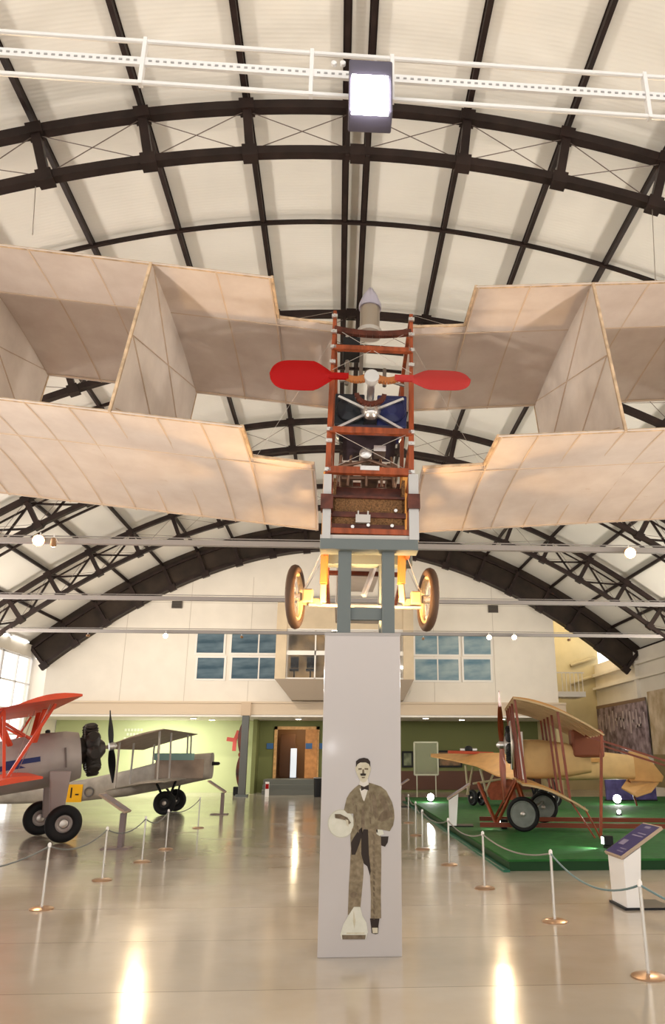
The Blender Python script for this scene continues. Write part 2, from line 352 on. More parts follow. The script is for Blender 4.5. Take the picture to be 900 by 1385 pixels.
MB().box2((ax0 + .4, YB + .11, 4.85), (ax1 - .4, YB + .13, 6.9)).build('glass_front', mat('bay_glass', (1, 1, 1), .05, trans=1, alpha=.25), bay, world=True)
MB().box2((ax0 + .46, YE - .12, 4.85), (ax1 - .46, YE - .06, 6.95)).build('room_back', PWM, bay, world=True)
for k, (x, z) in enumerate(((P(398, 905, 33.6).x, 4.8), (P(420, 905, 33.6).x, 4.8))):
    c = thing('office_chair', ['black office chair at the left behind the balcony glass', 'dark office chair nearer the middle behind the balcony glass'][k], 'chair', (x, 33.7, z))
    MB().box((0, 0, .45), (.4, .4, .08)).build('seat', BLACK, c, bevel=.02); MB().box((0, .18, .8), (.36, .06, .5)).build('backrest', BLACK, c, bevel=.02); MB().tube([(0, 0, .05), (0, 0, .42)], .03).build('leg', BLACK, c)

for k, (x, y) in enumerate(((240, 818), (667, 824))):
    p = P(x, y, YE); c = thing('wall_vent', ['small dark vent on the end wall left of the balcony', 'small dark vent on the end wall right of the balcony'][k], 'vent', (p.x, YE - .06, p.z))
    MB().box((0, 0, 0), (.46, .1, .34)).build('housing', mat('vent_grey', (.12, .10, .08), .5), c)
    mb = MB()
    for j in range(5): mb.box((0, -.055, -.13 + j * .065), (.42, .03, .02))
    mb.build('grille', BLACK, c)
col = thing('steel_column', 'slim dark grey steel column standing under the fascia beam', 'column', (-3.98, 34.2, 0))
MB().box((0, 0, 1.68), (.3, .3, 3.36)).build('shaft', mat('grey_column', (.12, .125, .12), .4), col, bevel=.02); MB().box((0, 0, .04), (.5, .5, .08)).build('base_plate', GSTEEL, col)
MB().box((0, -.05, 3.6), (.42, .3, .56)).build('capital', mat('beige_capital', (.55, .42, .3), .6), col)

# ================================================================== ROOF STEELWORK
XI = [.18, 1.72, 3.29, 4.83, 6.33, 7.78, 9.18, 10.53, 11.80, 13.0]
NODES = sorted([-x for x in XI] + XI)
ordinal = ['nearest', 'second', 'third', 'fourth']
def truss(Y, label, xmax=13.05):
    t = thing('roof_truss', label, 'roof truss', (CX, Y, 10.9), group='double-chord arched roof trusses')
    def chord(off, wd, ht):
        m = MB(); xs = [-13.0 + 26.0 * i / 72 for i in range(73)]
        rows = []
        for x in xs:
            p, n = inner(x); c = arch(x, off, Y)
            rows.append([c + Vector((0, sy * wd / 2, 0)) + n * (sz * ht / 2) for sy, sz in ((-1, -1), (1, -1), (1, 1), (-1, 1))])
        vs = [v for r in rows for v in r]; k = 4
        fs = [(i * k + j, i * k + (j + 1) % k, (i + 1) * k + (j + 1) % k, (i + 1) * k + j) for i in range(len(xs) - 1) for j in range(k)] + [(3, 2, 1, 0), tuple((len(xs) - 1) * 4 + j for j in range(4))]
        return m.add(vs, fs)
    chord(.0, .15, .145).build('lower_chord', STEEL, t, world=True); chord(.93, .15, .165).build('upper_chord', STEEL, t, world=True)
    for x in NODES:
        if abs(x) < .5 and x < 0: continue
        xs_ = [x] if abs(x) > .5 else [0.0]
        for xx in xs_:
            m = MB(); a, b = arch(xx, -.12, Y), arch(xx, 1.05, Y); n = inner(xx)[1]
            if abs(x) < .5:
                for s in (-.16, .16): m.bar(a + Vector((s, 0, 0)), b + Vector((s, 0, 0)), .07, .14, up=Vector((0, 1, 0)))
            else:
                m.bar(arch(xx, 0, Y), arch(xx, .93, Y), .14, .14, up=Vector((0, 1, 0)))
            m.bar(arch(xx, -.12, Y), arch(xx, .1, Y), .24, .2, up=Vector((0, 1, 0))); m.bar(arch(xx, .83, Y), arch(xx, 1.04, Y), .24, .2, up=Vector((0, 1, 0)))
            m.build('post', STEEL, t, world=True)
    m = MB(); ns = [0.0 if abs(x) < .5 else x for x in NODES if not (abs(x) < .5 and x < 0)]
    for a, b in zip(ns[:-1], ns[1:]):
        m.bar(arch(a, .05, Y), arch(b, .88, Y), .011); m.bar(arch(a, .88, Y + .02), arch(b, .05, Y + .02), .011)
    m.build('wire_bracing', mat('bracing_steel', (.16, .12, .10), .4), t, world=True)
    return t
for i, Y in enumerate((9.7, 15.8, 21.9, 28.0)):
    truss(Y, ['dark arched roof truss nearest the camera, just behind the floodlight', 'second dark arched roof truss, just above the silver tank', 'third dark arched roof truss, seen in the gap between the wings', 'fourth dark arched roof truss, next before the end wall'][i])
# deep solid arch by the end wall
m = MB(); xs = [-13.0 + 26.0 * i / 72 for i in range(73)]; vs = []
for x in xs: vs += [arch(x, -.02, 34.0), arch(x, 1.26, 34.0), arch(x, 1.26, 34.45), arch(x, -.02, 34.45)]
fs = [(i * 4 + j, i * 4 + (j + 1) % 4, i * 4 + 4 + (j + 1) % 4, i * 4 + 4 + j) for i in range(72) for j in range(4)] + [(0, 1, 2, 3), (288, 289, 290, 291)]
DB = mat('dark_brown_arch_plate', (.028, .018, .012), .6, noise=.4, nscale=1.5, spec=.25)
en = thing('end_arch', 'deep solid dark brown arch against the end wall', 'arch', (CX, 34.2, 10.9))
m.add(vs, fs).build('web_plate', DB, en, world=True)
for off in (0, .93):
    m = MB()
    for x0, x1 in zip(xs[:-1], xs[1:]): m.bar(arch(x0, off, 33.93), arch(x1, off, 33.93), .14, .12)
    m.build('flange', STEEL, en, world=True)
for x in NODES:
    if abs(x) > .5: MB().bar(arch(x, -.15, 33.9), arch(x, 1.05, 33.9), .14, .14, up=Vector((0, 1, 0))).bar(arch(x, -.2, 33.88), arch(x, .08, 33.88), .34, .2, up=Vector((0, 1, 0))).build('stiffener', STEEL, en, world=True)
# intermediate thin ribs
for i, Y in enumerate((6.65, 12.75, 18.85, 24.95, 31.05)):
    if i == 0: continue
    m = MB()
    for x0, x1 in zip(xs[:-1], xs[1:]): m.bar(arch(x0, 1.14, Y), arch(x1, 1.14, Y), .07, .07)
    tag(m.build('roof_rib', STEEL), 'thin dark arched roof rib %s' % ['', 'crossing just above the upper wings', 'between the second and third trusses', 'between the third and fourth trusses', 'between the fourth truss and the end arch'][i], 'roof rib', 'thin arched roof ribs')
# purlins
names_ = ['first', 'second', 'third', 'fourth', 'fifth', 'sixth', 'seventh', 'eighth', 'ninth']
for x in NODES:
    m = MB(); wd = .075
    m.bar(arch(x, 1.18, Y0), arch(x, 1.18, YE), wd, .11); m.bar(arch(x, 1.245, Y0), arch(x, 1.245, YE), .13, .012)
    side = 'left' if x < 0 else 'right'; k = XI.index(abs(x))
    lab = ('%s one of the twin dark purlins along the roof ridge' % side) if k == 0 else 'dark roof purlin, %s to the %s of the ridge' % (names_[k - 1], side)
    tag(m.build('roof_purlin', STEEL), lab, 'purlin', 'long dark roof purlins')
# diagonal struts from purlins to trusses on the sides (light lattice)
for i, Y in enumerate((15.8, 21.9, 28.0)):
    for s in (-1, 1):
        m = MB()
        for a, b in ((7.78, 9.18), (9.18, 10.53), (10.53, 11.8), (11.8, 13.0)):
            m.bar(arch(s * a, 0, Y + .3), arch(s * b, .9, Y + .3), .06); m.bar(arch(s * a, .9, Y + .3), arch(s * b, 0, Y + .3), .06)
        for off in (0.12, .8):
            for a, b in ((7.78, 9.18), (9.18, 10.53), (10.53, 11.8), (11.8, 13.0)): m.bar(arch(s * a, off, Y + .3), arch(s * b, off, Y + .3), .05)
        m.bar(arch(s * 7.78, .45, Y - .02), arch(s * 7.78, .45, Y + .34), .06); m.bar(arch(s * 13, .45, Y - .02), arch(s * 13, .45, Y + .34), .06)
        tag(m.build('lattice_brace', STEEL), 'dark lattice brace at the %s foot of the %s roof truss' % ('left' if s < 0 else 'right', ordinal[i + 1]), 'brace', 'lattice braces at the truss feet')
# eave skylights, left
for k in range(6):
    y = 22.5 + 2.0 * k; p = arch(-12.9, 1.12, y)
    c = thing('eave_light', 'long white eave light along the left roof edge, %s from the far end' % names_[5 - k], 'light', p, group='white eave lights along the left roof edge')
    MB().box((0, 0, 0), (.12, 1.7, .1)).build('housing', WHITEP, c)
    MB().box((.04, 0, -.07), (.16, 1.6, .05)).build('diffuser', mat('eave_glow', (1, 1, 1), .5, emit=(1, .98, .94), estr=4), c)

# ================================================================== LIGHTING RAILS
def rail(Y, z, x0, x1, label, h=.26, r=.016, holes=False):
    t = thing('lighting_rail', label, 'rail', ((x0 + x1) / 2, Y, z), group='white lighting rails across the hall')
    for dz, rr in ((h / 2, r), (-h / 2, r)):
        MB().tube([(x0, Y, z + dz - x0 * .02), (x1, Y, z + dz - x1 * .02)], rr, 8).build('rail_tube', WHITEP, t, world=True, smooth=True)
    zz_ = lambda x: z - x * .02
    m = MB().hexa([(x0, Y - .01, zz_(x0) - .03), (x1, Y - .01, zz_(x1) - .03), (x1, Y + .01, zz_(x1) - .03), (x0, Y + .01, zz_(x0) - .03)], [(x0, Y - .01, zz_(x0) + .03), (x1, Y - .01, zz_(x1) + .03), (x1, Y + .01, zz_(x1) + .03), (x0, Y + .01, zz_(x0) + .03)])
    k = x0
    while k < x1 and holes: m.box2((k, Y - .014, zz_(k) - .006), (k + .02, Y - .009, zz_(k) + .006), 1); k += .045
    m.build('cable_tray', [WHITEP, mat('tray_slot', (.35, .34, .33), .6)], t, world=True)
    for x in (-5.4, -4.35, -3.3, -1.27, -.235, .27, 1.9, 3.0, 4.1, 5.2): MB().box2((x - .012, Y - .02, zz_(x) - h / 2 - .02), (x + .012, Y + .02, zz_(x) + h / 2 + .02)).build('rail_tie', WHITEP, t, world=True)
    return t
rail(3.6, 5.69, -6.23, 6.4, 'white slotted lighting rail nearest the camera, carrying the big floodlight', .33, holes=True)
OUT = 12.2
def beam_rail(Y, z, x0, x1, label, h):
    t = thing('lighting_rail', label, 'rail', ((x0 + x1) / 2, Y, z), group='white lighting rails across the hall')
    MB().box2((x0, Y - .06, z - h / 2), (x1, Y + .06, z + h / 2)).build('rail_beam', mat('pale_rail_grey', (.34, .31, .295), .5), t, world=True, bevel=.01)
    m = MB().tube([(x0, Y, z + h / 2 + .05), (x1, Y, z + h / 2 + .05)], .012, 6); m.build('rail_cable', MATS['pale_rail_grey'], t, world=True)
beam_rail(15.8, 6.02, -8.6, 8.9, 'pale lighting rail passing behind the grey stand plate', .12)
beam_rail(21.9, 6.02, -OUT, OUT, 'pale lighting rail crossing level with the aircraft wheels', .12)
beam_rail(28.0, 6.0, -12.9, 12.9, 'pale lighting rail farthest away, just above the office windows', .12)
# suspension cables
for k, (a, b) in enumerate(((P(45, 270, 9.7), P(44, 318, 7.2)), (P(885, 300, 9.7), P(887, 382, 7.2)))):
    m = MB().tube([(a.x, 9.7, a.z + .25), b], .006, 6)
    tag(m.build('suspension_cable', BRASS), 'thin steel cable holding up the %s upper wing' % ('left', 'right')[k], 'cable', 'aircraft suspension cables')

# lamps
HOT = mat('lamp_glow_white', (1, 1, 1), .5, emit=(1, .98, 1.0), estr=22)
HOTW = mat('lamp_glow_warm', (1, .9, .7), .5, emit=(1, .80, .50), estr=22)
fl = thing('floodlight', 'large square floodlight glaring on the near white rail', 'floodlight', P(499, 140, 3.5))
def FB(px0, px1, py0, py1, Ya, Yb):
    a, b = P(px0, py1, 3.5), P(px1, py0, 3.5); return MB().box2((a.x, Ya, a.z), (b.x, Yb, b.z))
FB(471, 530, 98, 163, 3.42, 3.588).build('housing', mat('flood_housing', (.10, .09, .12), .4), fl, world=True, bevel=.01)
FB(475, 524, 122, 170, 3.40, 3.418).build('lamp_face', HOT, fl, world=True)
m = MB()
for x in (452, 464, 492, 508): q = P(x, 92, 3.5); m.lathe([(0, .0), (.01, .017), (.03, .017), (.04, 0)], (q.x, 3.45, q.z), (0, 1, 0), 10)
m.build('clamp_bolts', WHITEP, fl, world=True)
light('floodlight_beam', 'SPOT', (P(499, 146, 3.3).x, 3.38, P(499, 146, 3.3).z), 180, (1, .97, 1), .15, (P(499, 146, 3.3).x, -2, 1.5), 150, parent=fl)

for i_, y_ in enumerate((-3, 3, 9, 15, 21, 26.5)):  # uplighters added out of view to brighten the roof
    for s_ in (-1, 1):
        t = thing('added_wall_uplighter', 'white wall uplighter added out of view on the %s side wall, %s from the entrance end' % ('left' if s_ < 0 else 'right', ['nearest', 'second', 'third', 'fourth', 'fifth', 'sixth'][i_]), 'uplighter', (CX + s_ * 13.2, y_, 3.9), group='added uplighters along the side walls')
        MB().hexa([(-.15, -.5, -.15), (.15, -.5, -.15), (.15, .5, -.15), (-.15, .5, -.15)], [(-.22, -.6, .1), (.22, -.6, .1), (.22, .6, .1), (-.22, .6, .1)]).build('housing', WHITEP, t)
        MB().box((0, 0, .105), (.4, 1.1, .01)).build('lamp_face', HOTW, t)
        MB().box((s_ * .27, 0, -.05), (.14, .2, .1)).build('wall_bracket', WHITEP, t)
        light('added_uplighter_beam', 'AREA', (CX + s_ * 13.0, y_, 4.1), {-3: 90, 3: 130, 9: 300, 15: 380, 21: 310, 26.5: 150}[y_], (1, .94, .87), 1.0, (CX + s_ * 3, y_, 12), parent=t)

def spot_lamp(label, p, tgt, energy, ang=80, color=WARM, face=HOTW, r=.09):
    p = Vector(p); d = (Vector(tgt) - p).normalized()
    t = thing('spotlight', label, 'spotlight', p, group='warm spotlights on the rails')
    MB().lathe([(-.18, r * .5), (-.16, r * .8), (-.04, r * 1.0), (.0, r * 1.1)], p, d, 14).build('lamp_housing', mat('lamp_brass', (.35, .2, .10), .4), t, world=True, smooth=True)
    MB().lathe([(.0, r * .95), (.012, r * .95)], p, d, 14).build('lamp_face', face, t, world=True)
    MB().bar(p - d * .1, p - d * .1 + Vector((0, 0, .16)), .02).bar(p - d * .1 + Vector((0, 0, .12)), p + Vector((0, .27 if p.y < 28 else -.2, .12)), .02).build('bracket', WHITEP, t, world=True)
    light('spotlight_beam', 'SPOT', p + d * .04, energy, color, .06, tgt, ang, parent=t)
spot_lamp('warm spotlight on the left of the farthest rail', P(224, 860, 27.75), (-3.2, 12, 0), 260)
spot_lamp('warm spotlight on the right of the farthest rail, nearer the balcony', P(662, 862, 27.75), (3.2, 12, 0), 240)
spot_lamp('warm spotlight on the right of the farthest rail, farther from the balcony', P(696, 862, 27.75), (3.9, 12, 0), 120)
spot_lamp('bright warm spotlight high on the left under the wing', P(52, 731, 15.55), (-4.5, 2, 0), 900, r=.12)
spot_lamp('small warm spotlight beside the bright left one', P(72, 737, 15.55), (-8, 22, 1), 400, r=.06)
spot_lamp('bright warm spotlight high on the right under the wing', P(853, 748, 15.55), (5, 2, 0), 900, r=.12)
for x, sx in ((248, 'left'), (648, 'centre right'), (716, 'far right')):  # unseen spots added behind the wing for the streaks on the floor
    spot_lamp('warm spotlight added out of sight behind the lower wing, %s' % sx, P(x, 664, 13.0), (P(x, 664, 13.0).x * .6, 0, 0), 130, r=.06)
for k_, (x_, tx_, e_) in enumerate(((-4.3, -2.9, 900), (4.9, 3.4, 800))):  # floor lamps added out of view to light the wing undersides
    q_ = Vector((x_, 4.2, .26)); d_ = (Vector((tx_, 8.3, 5.2)) - q_).normalized()
    t = thing('added_floor_spotlight', 'added unseen black floor spotlight tilted up at the %s wings of the big biplane' % ('left', 'right')[k_], 'floor spotlight', (x_, 4.2, 0), group='added floor spotlights under the aircraft')
    MB().box((x_, 4.2, .015), (.36, .3, .03)).bar((x_ - .17, 4.2, .02), (x_ - .17, 4.2, .3), .02).bar((x_ + .17, 4.2, .02), (x_ + .17, 4.2, .3), .02).build('floor_bracket', BLACK, t, world=True)
    MB().lathe([(-.2, .06), (-.16, .11), (-.02, .14), (0, .15)], q_, d_, 18).build('lamp_housing', BLACK, t, world=True, smooth=True)
    MB().lathe([(0, .13), (.01, .13)], q_, d_, 18).build('lamp_face', HOTW, t, world=True)
    light('added_floor_spotlight_beam', 'SPOT', q_ + d_ * .05, e_, (1, .88, .76), .12, (tx_, 8.3, 5.2), 95, 1.0, parent=t)
for k_, x_ in enumerate((-9.2, -3.6, 3.2, 8.8)):  # wall-wash spots added behind the rail to brighten the end wall
    spot_lamp('small added spotlight behind the farthest rail washing the end wall, %s' % ['far left', 'left of centre', 'right of centre', 'far right'][k_], (x_, 28.22, 5.86), (x_ * .95, 34.5, 6.4), 420 if x_ < 0 else 190, 130, (1, .88, .74), r=.05)
for x, y, nm in ((262, 971, 'farthest left'), (287, 973, 'left of the steel column'), (404, 972, 'over the grey steps'), (576, 971, 'right of the white plinth'), (625, 973, 'over the pointed wing'), (680, 972, 'by the upright propeller')):
    p = G(x, y, 3.26); t = thing('downlight', 'small round downlight in the gallery underside, %s' % nm, 'downlight', p, group='downlights in the gallery underside')
    MB().lathe([(0, .16), (.03, .16)], p - Vector((0, 0, .03)), (0, 0, 1), 16).build('ring', WHITEP, t, world=True)
    MB().lathe([(0, .12), (.012, .12)], p - Vector((0, 0, .042)), (0, 0, 1), 16).build('lamp_face', HOTW, t, world=True)
light('back_room_light', 'AREA', (-8, 36.2, 3.2), 330, (1, .97, .88), 3.2, (-8, 37.5, 0))
light('steps_light', 'AREA', (-2.2, 36, 3.2), 40, (1, .9, .7), 1, (-2.2, 37, 0))
light('corridor_light', 'POINT', (-1.9, 39.4, 2.9), 35, (1, .8, .5), .1)
light('alcove_light', 'POINT', (12, 37.5, 8.3), 130, (1, .85, .6), .2)

# ================================================================== PLINTH WITH THE PRINTED MAN
BY = 7.30
pl = thing('display_plinth', 'tall glossy white plinth printed with a standing man in a suit', 'plinth', (.235, BY + .3, 0))
PW = mat('glossy_white_plinth', (.44, .40, .385), .12, spec=.5, coat=.8)
MB().box2((-.13, BY, .0), (.602, BY + .55, 2.78)).build('plinth_body', PW, pl, world=True, bevel=.004)
MB().box2((-.135, BY - .004, 2.76), (.607, BY + .556, 2.79)).build('top_trim', mat('trim_grey', (.35, .33, .32), .5), pl, world=True)
SEP = [mat('print_jacket', (0.137, 0.104, 0.061), .6, nscale=22, col2=(0.245, 0.202, 0.130)), mat('print_dark', (.03, .02, .016), .6), mat('print_trousers', (0.158, 0.119, 0.072), .6, nscale=26, col2=(0.266, 0.209, 0.137)),
       mat('print_skin', (.48, .43, .31), .6, nscale=30, col2=(.56, .51, .40)), mat('print_pale', (.55, .54, .45), .6, nscale=16, col2=(.62, .60, .52)), mat('print_shade', (.11, .08, .05), .6, nscale=20, col2=(.2, .15, .1)), mat('print_light', (.62, .58, .52), .6), mat('print_hatline', (.44, .42, .34), .6)]
pm = MB()
def zp(pts, mi, lay):
    pts = [(400 + x / 4.33, 980 + y / 4.33) for x, y in pts]; Yl = BY - .001 - lay * .0006
    a = [P(x, y, Yl) for x, y in pts]; pm.hexa(a, [v + Vector((0, .0005, 0)) for v in a], mi)
def ell(cx, cy, rx, ry, n=26, a0=0): return [(cx + rx * math.cos(2 * math.pi * k / n + a0), cy + ry * math.sin(2 * math.pi * k / n + a0)) for k in range(n)]
zp(ell(268, 580, 80, 84), 7, 1); zp(ell(268, 580, 75, 79), 4, 2)                                   # straw hat in his hand
zp([(330, 610), (398, 620), (398, 880), (388, 990), (378, 1100), (306, 1115), (312, 950), (318, 850)], 2, 2)     # far trouser leg
zp([(405, 600), (500, 610), (503, 800), (500, 1000), (502, 1135), (440, 1138), (442, 1000), (436, 880), (418, 800), (400, 760)], 2, 3)
zp([(385, 610), (425, 615), (430, 760), (441, 860), (436, 885), (420, 830), (400, 815), (385, 760)], 1, 4)       # shadow between the legs
zp([(374, 350), (345, 372), (318, 400), (300, 430), (290, 470), (284, 500), (304, 520), (338, 522), (340, 590), (322, 640), (322, 700), (328, 762), (348, 762), (372, 700), (388, 640), (396, 610), (500, 615), (552, 625), (572, 590), (580, 545), (577, 500), (566, 455), (548, 420), (532, 388), (500, 362), (455, 347), (428, 340), (400, 360)], 0, 5)
zp([(325, 690), (345, 655), (368, 620), (390, 600), (392, 640), (372, 705), (350, 762), (328, 762)], 1, 6)       # open coat tail
zp([(398, 470), (406, 500), (404, 600), (388, 640), (384, 560), (390, 500)], 5, 6)
zp([(495, 400), (525, 430), (545, 480), (558, 540), (535, 560), (505, 570), (480, 560), (500, 520), (520, 500), (500, 460), (486, 420)], 5, 6)
zp([(455, 400), (470, 420), (482, 520), (470, 560), (455, 520), (448, 450)], 5, 7)
zp([(375, 375), (425, 375), (415, 410), (402, 450), (395, 440), (382, 400)], 6, 7)                                # shirt front
zp([(383, 358), (400, 366), (428, 354), (430, 386), (405, 378), (384, 388)], 1, 8)                                # bow tie
zp([(378, 320), (424, 320), (430, 350), (402, 364), (372, 352)], 6, 7)                                            # collar
zp([(356, 240), (362, 222), (395, 212), (425, 220), (438, 240), (436, 280), (426, 310), (412, 335), (395, 340), (380, 330), (366, 305), (356, 280)], 3, 8)
zp([(354, 250), (354, 215), (372, 200), (400, 194), (425, 200), (438, 218), (438, 250), (430, 232), (412, 222), (380, 222), (364, 232)], 1, 9)
zp([(368, 256), (388, 254), (388, 264), (368, 266)], 5, 9); zp([(404, 254), (426, 256), (426, 266), (404, 264)], 5, 9)
zp([(392, 262), (401, 262), (404, 284), (390, 284)], 5, 9); zp([(378, 288), (396, 284), (414, 288), (410, 300), (382, 300)], 1, 9); zp([(386, 306), (408, 306), (404, 314), (390, 314)], 5, 9)
zp([(350, 248), (357, 248), (358, 275), (352, 272)], 3, 9); zp([(436, 248), (442, 248), (440, 275), (436, 272)], 3, 9)
zp([(474, 612), (510, 618), (518, 642), (492, 652), (474, 640)], 4, 9); zp([(500, 655), (545, 655), (540, 690), (525, 716), (502, 708)], 1, 9)
zp([(230, 524), (262, 524), (305, 545), (325, 575), (312, 585), (290, 560), (258, 552), (232, 548)], 5, 9)
zp([(292, 555), (308, 560), (312, 600), (300, 590)], 3, 10)
zp([(322, 985), (345, 978), (365, 990), (362, 1010), (335, 1016), (320, 1005)], 5, 9)
for y_ in range(640, 1120, 34): zp([(452 + (y_ % 5), y_), (462, y_ + 6), (466, y_ + 30), (456, y_ + 26)], 5, 9)
for x_, y_ in ((330, 430), (350, 470), (345, 540), (360, 590), (430, 400), (436, 470), (432, 540), (470, 590), (540, 420), (556, 500)): zp([(x_, y_), (x_ + 9, y_ + 4), (x_ + 12, y_ + 46), (x_ + 3, y_ + 38)], 5, 9)
zp([(342, 1068), (378, 1068), (392, 1120), (415, 1160), (424, 1215), (410, 1258), (270, 1258), (262, 1230), (280, 1170), (305, 1125)], 4, 10)
zp([(272, 1232), (412, 1232), (408, 1258), (274, 1258)], 5, 11); zp([(300, 1218), (405, 1218), (405, 1226), (296, 1226)], 3, 11); zp([(340, 1090), (352, 1150), (345, 1200), (336, 1150)], 3, 11)
zp([(436, 1136), (492, 1136), (486, 1180), (484, 1224), (468, 1228), (446, 1222), (442, 1180)], 1, 9); zp([(448, 1190), (482, 1190), (482, 1222), (452, 1222)], 3, 10)
pm.build('printed_figure', SEP, pl, world=True)['label'] = 'sepia print of a moustached person in suit and bow tie, holding a straw hat'

# stand frame on top of the plinth
sf = thing('aircraft_stand', 'grey blue steel stand with two legs carrying the aircraft above the plinth', 'stand', (.25, 7.4, 2.79))
a, b = P(433, 745, 7.3), P(565, 733, 7.3)
MB().box2((a.x, 7.22, a.z), (b.x, 7.44, b.z)).build('top_plate', GSTEEL, sf, world=True, bevel=.004); MB().box2((a.x, 7.83, a.z), (b.x, 8.0, b.z)).build('rear_plate', GSTEEL, sf, world=True, bevel=.004)
MB().box2((a.x, 7.24, b.z), (b.x, 7.44, b.z + .045)).build('packing_plate', LGREY, sf, world=True)
for x0, x1 in ((457, 475), (517, 534)):
    q, r_ = P(x0, 800, 7.3).x, P(x1, 800, 7.3).x; MB().box2((q, 7.3, 2.79), (r_, 7.42, a.z)).build('leg', GSTEEL, sf, world=True, bevel=.003)
    MB().box2((q, 7.85, 2.79), (r_, 7.97, a.z)).build('leg', GSTEEL, sf, world=True, bevel=.003)
q, r_ = P(470, 838, 7.33), P(520, 822, 7.33); MB().box2((q.x, 7.33, q.z), (r_.x, 7.39, r_.z)).build('crossbar', GSTEEL, sf, world=True)
for x0, x1, k in ((436, 449, 0), (553, 565, 1)):
    q, r_ = P(x0, 726, 7.3), P(x1, 645, 7.3); MB().box2((q.x, 7.22, b.z + .0), (r_.x, 7.29, r_.z)).build('upright', mat('zinc_grey', (.42, .41, .40), .4, metal=.3), sf, world=True)
    c0 = P((x0 + x1) / 2, 682, 7.3); MB().box((c0.x, 7.27, c0.z), (.125, .16, .155)).build('clamp_block', DMAHOG, sf, world=True)
# unseen uplights added on the plinth top for the warm glow on the wings
for k, (x, tgt, e) in enumerate(((-.03, (-.75, 8.6, 4.9), 165), (.5, (1.0, 8.4, 4.8), 165))):
    t = thing('uplight', 'small warm uplight added out of view on the plinth top, %s the stand legs' % ('left of', 'right of')[k], 'uplight', (x, 7.62, 2.79))
    MB().lathe([(0, .03), (.03, .045), (.06, .045)], (0, 0, 0), (0, 0, 1), 14).build('lamp_housing', BLACK, t, smooth=True); MB().lathe([(0, .038), (.006, .038)], (0, 0, .06), (0, 0, 1), 14).build('lamp_face', HOTW, t)
    light('uplight_beam', 'SPOT', (x, 7.62, 2.87), e, (1, .60, .24), .04, tgt, 125, .8, parent=t)

# ================================================================== THE CANARD BIPLANE
AX0, AZ0, ayaw, apit, arol, DIH, CH, GAP, S1, ND, SN, SR = .2946, 4.6807, -.0081, -.0685, .017, .0907, 2.7654, 1.8945, 2.6733, .802, 1.3227, .62
S2, S3 = 4.83, 6.6
air = thing('canard_biplane', 'suspended cream fabric box-kite biplane with red propeller and open wooden frame', 'airplane', (AX0, 7.0, AZ0))
air.rotation_mode = 'YXZ'; air.rotation_euler = (apit, arol, ayaw)
AM = air.matrix_basis.copy(); AI = AM.inverted()
def L(x, y, Yw): return AI @ P(x, y, Yw)
def wpt(side, s, c, h): return Vector((side * (s * math.cos(DIH) - h * math.sin(DIH)), c, s * math.sin(DIH) + h * math.cos(DIH)))
def camber(c): t = c / CH; return .07 * 4 * t * (1 - t) * (1 if t < 1 else 0)
FAB2 = fabric_mat('curtain_fabric', (0.67, 0.60, 0.54), (0.78, 0.71, 0.645), tr=.3)
for lvl, h0 in (('lower', 0.0), ('upper', GAP)):
    for side in (-1, 1):
        m = MB(); svals = [SR, .95, SN - .001, SN + .001, 1.7, 2.2, S1, 3.2, 3.75, 4.3, S2, 5.4, 6.0, S3]; NC = 9; rows = []
        for s in svals:
            c0 = ND if s < SN else 0.0
            rows.append([(s, c0 + (CH - c0) * k / NC) for k in range(NC + 1)])
        vs = []
        for th in (0, .03):
            for r in rows:
                for (s, c) in r:
                    sag = .012 * math.sin(s * 11) * math.sin(math.pi * c / CH)
                    vs.append(wpt(side, s, c, h0 + camber(c) - .17 * 0 + th * (1 if 0 < c < CH - .01 else .4) + sag))
        nr, nc = len(rows), NC + 1; fs = []
        for t in (0, 1):
            o = t * nr * nc; fs += [(o + i * nc + j, o + i * nc + j + 1, o + (i + 1) * nc + j + 1, o + (i + 1) * nc + j) for i in range(nr - 1) for j in range(nc - 1)]
        o = nr * nc
        for i in range(nr - 1): fs += [(i * nc, (i + 1) * nc, o + (i + 1) * nc, o + i * nc), (i * nc + nc - 1, (i + 1) * nc + nc - 1, o + (i + 1) * nc + nc - 1, o + i * nc + nc - 1)]
        for j in range(nc - 1): fs += [(j, j + 1, o + j + 1, o + j), ((nr - 1) * nc + j, (nr - 1) * nc + j + 1, o + (nr - 1) * nc + j + 1, o + (nr - 1) * nc + j)]
        m.add(vs, fs)
        # rib tapes and spars showing through the cloth
        for s in ([SR + .03, SN + .03, 1.95, S1, 3.35, 4.05, S2, 5.5, 6.1] if lvl == 'upper' else [SR + .03, SN + .03, 1.75, 2.2, S1, 3.1, 3.55, 4.0, 4.4, S2, 5.3, 5.8, 6.3]):
            c0 = (ND if s < SN else 0.0); pp = [wpt(side, s, c0 + (CH - c0) * k / 12, h0 + camber(c0 + (CH - c0) * k / 12) - .004) for k in range(13)]
            for p_, q_ in zip(pp[:-1], pp[1:]): m.bar(p_, q_, .017, .007, 1)
        for c, w_ in ((.95, .022), (CH - .05, .03)):
            m.bar(wpt(side, SR, c, h0 + camber(c) - .006), wpt(side, S3, c, h0 + camber(c) - .006), w_, .008, 1)
        m.bar(wpt(side, SN, .02, h0 + .012), wpt(side, S3, .02, h0 + .012), .022, .03, 2)
        m.bar(wpt(side, SR, ND, h0 + camber(ND) + .012), wpt(side, SN, ND, h0 + camber(ND) + .012), .022, .03, 2)
        m.bar(wpt(side, SN, 0, h0 + .012), wpt(side, SN, ND, h0 + camber(ND) + .012), .03, .035, 2)
        o_ = m.build('wing', [FAB, SEAM, EDGE], air, smooth=True)
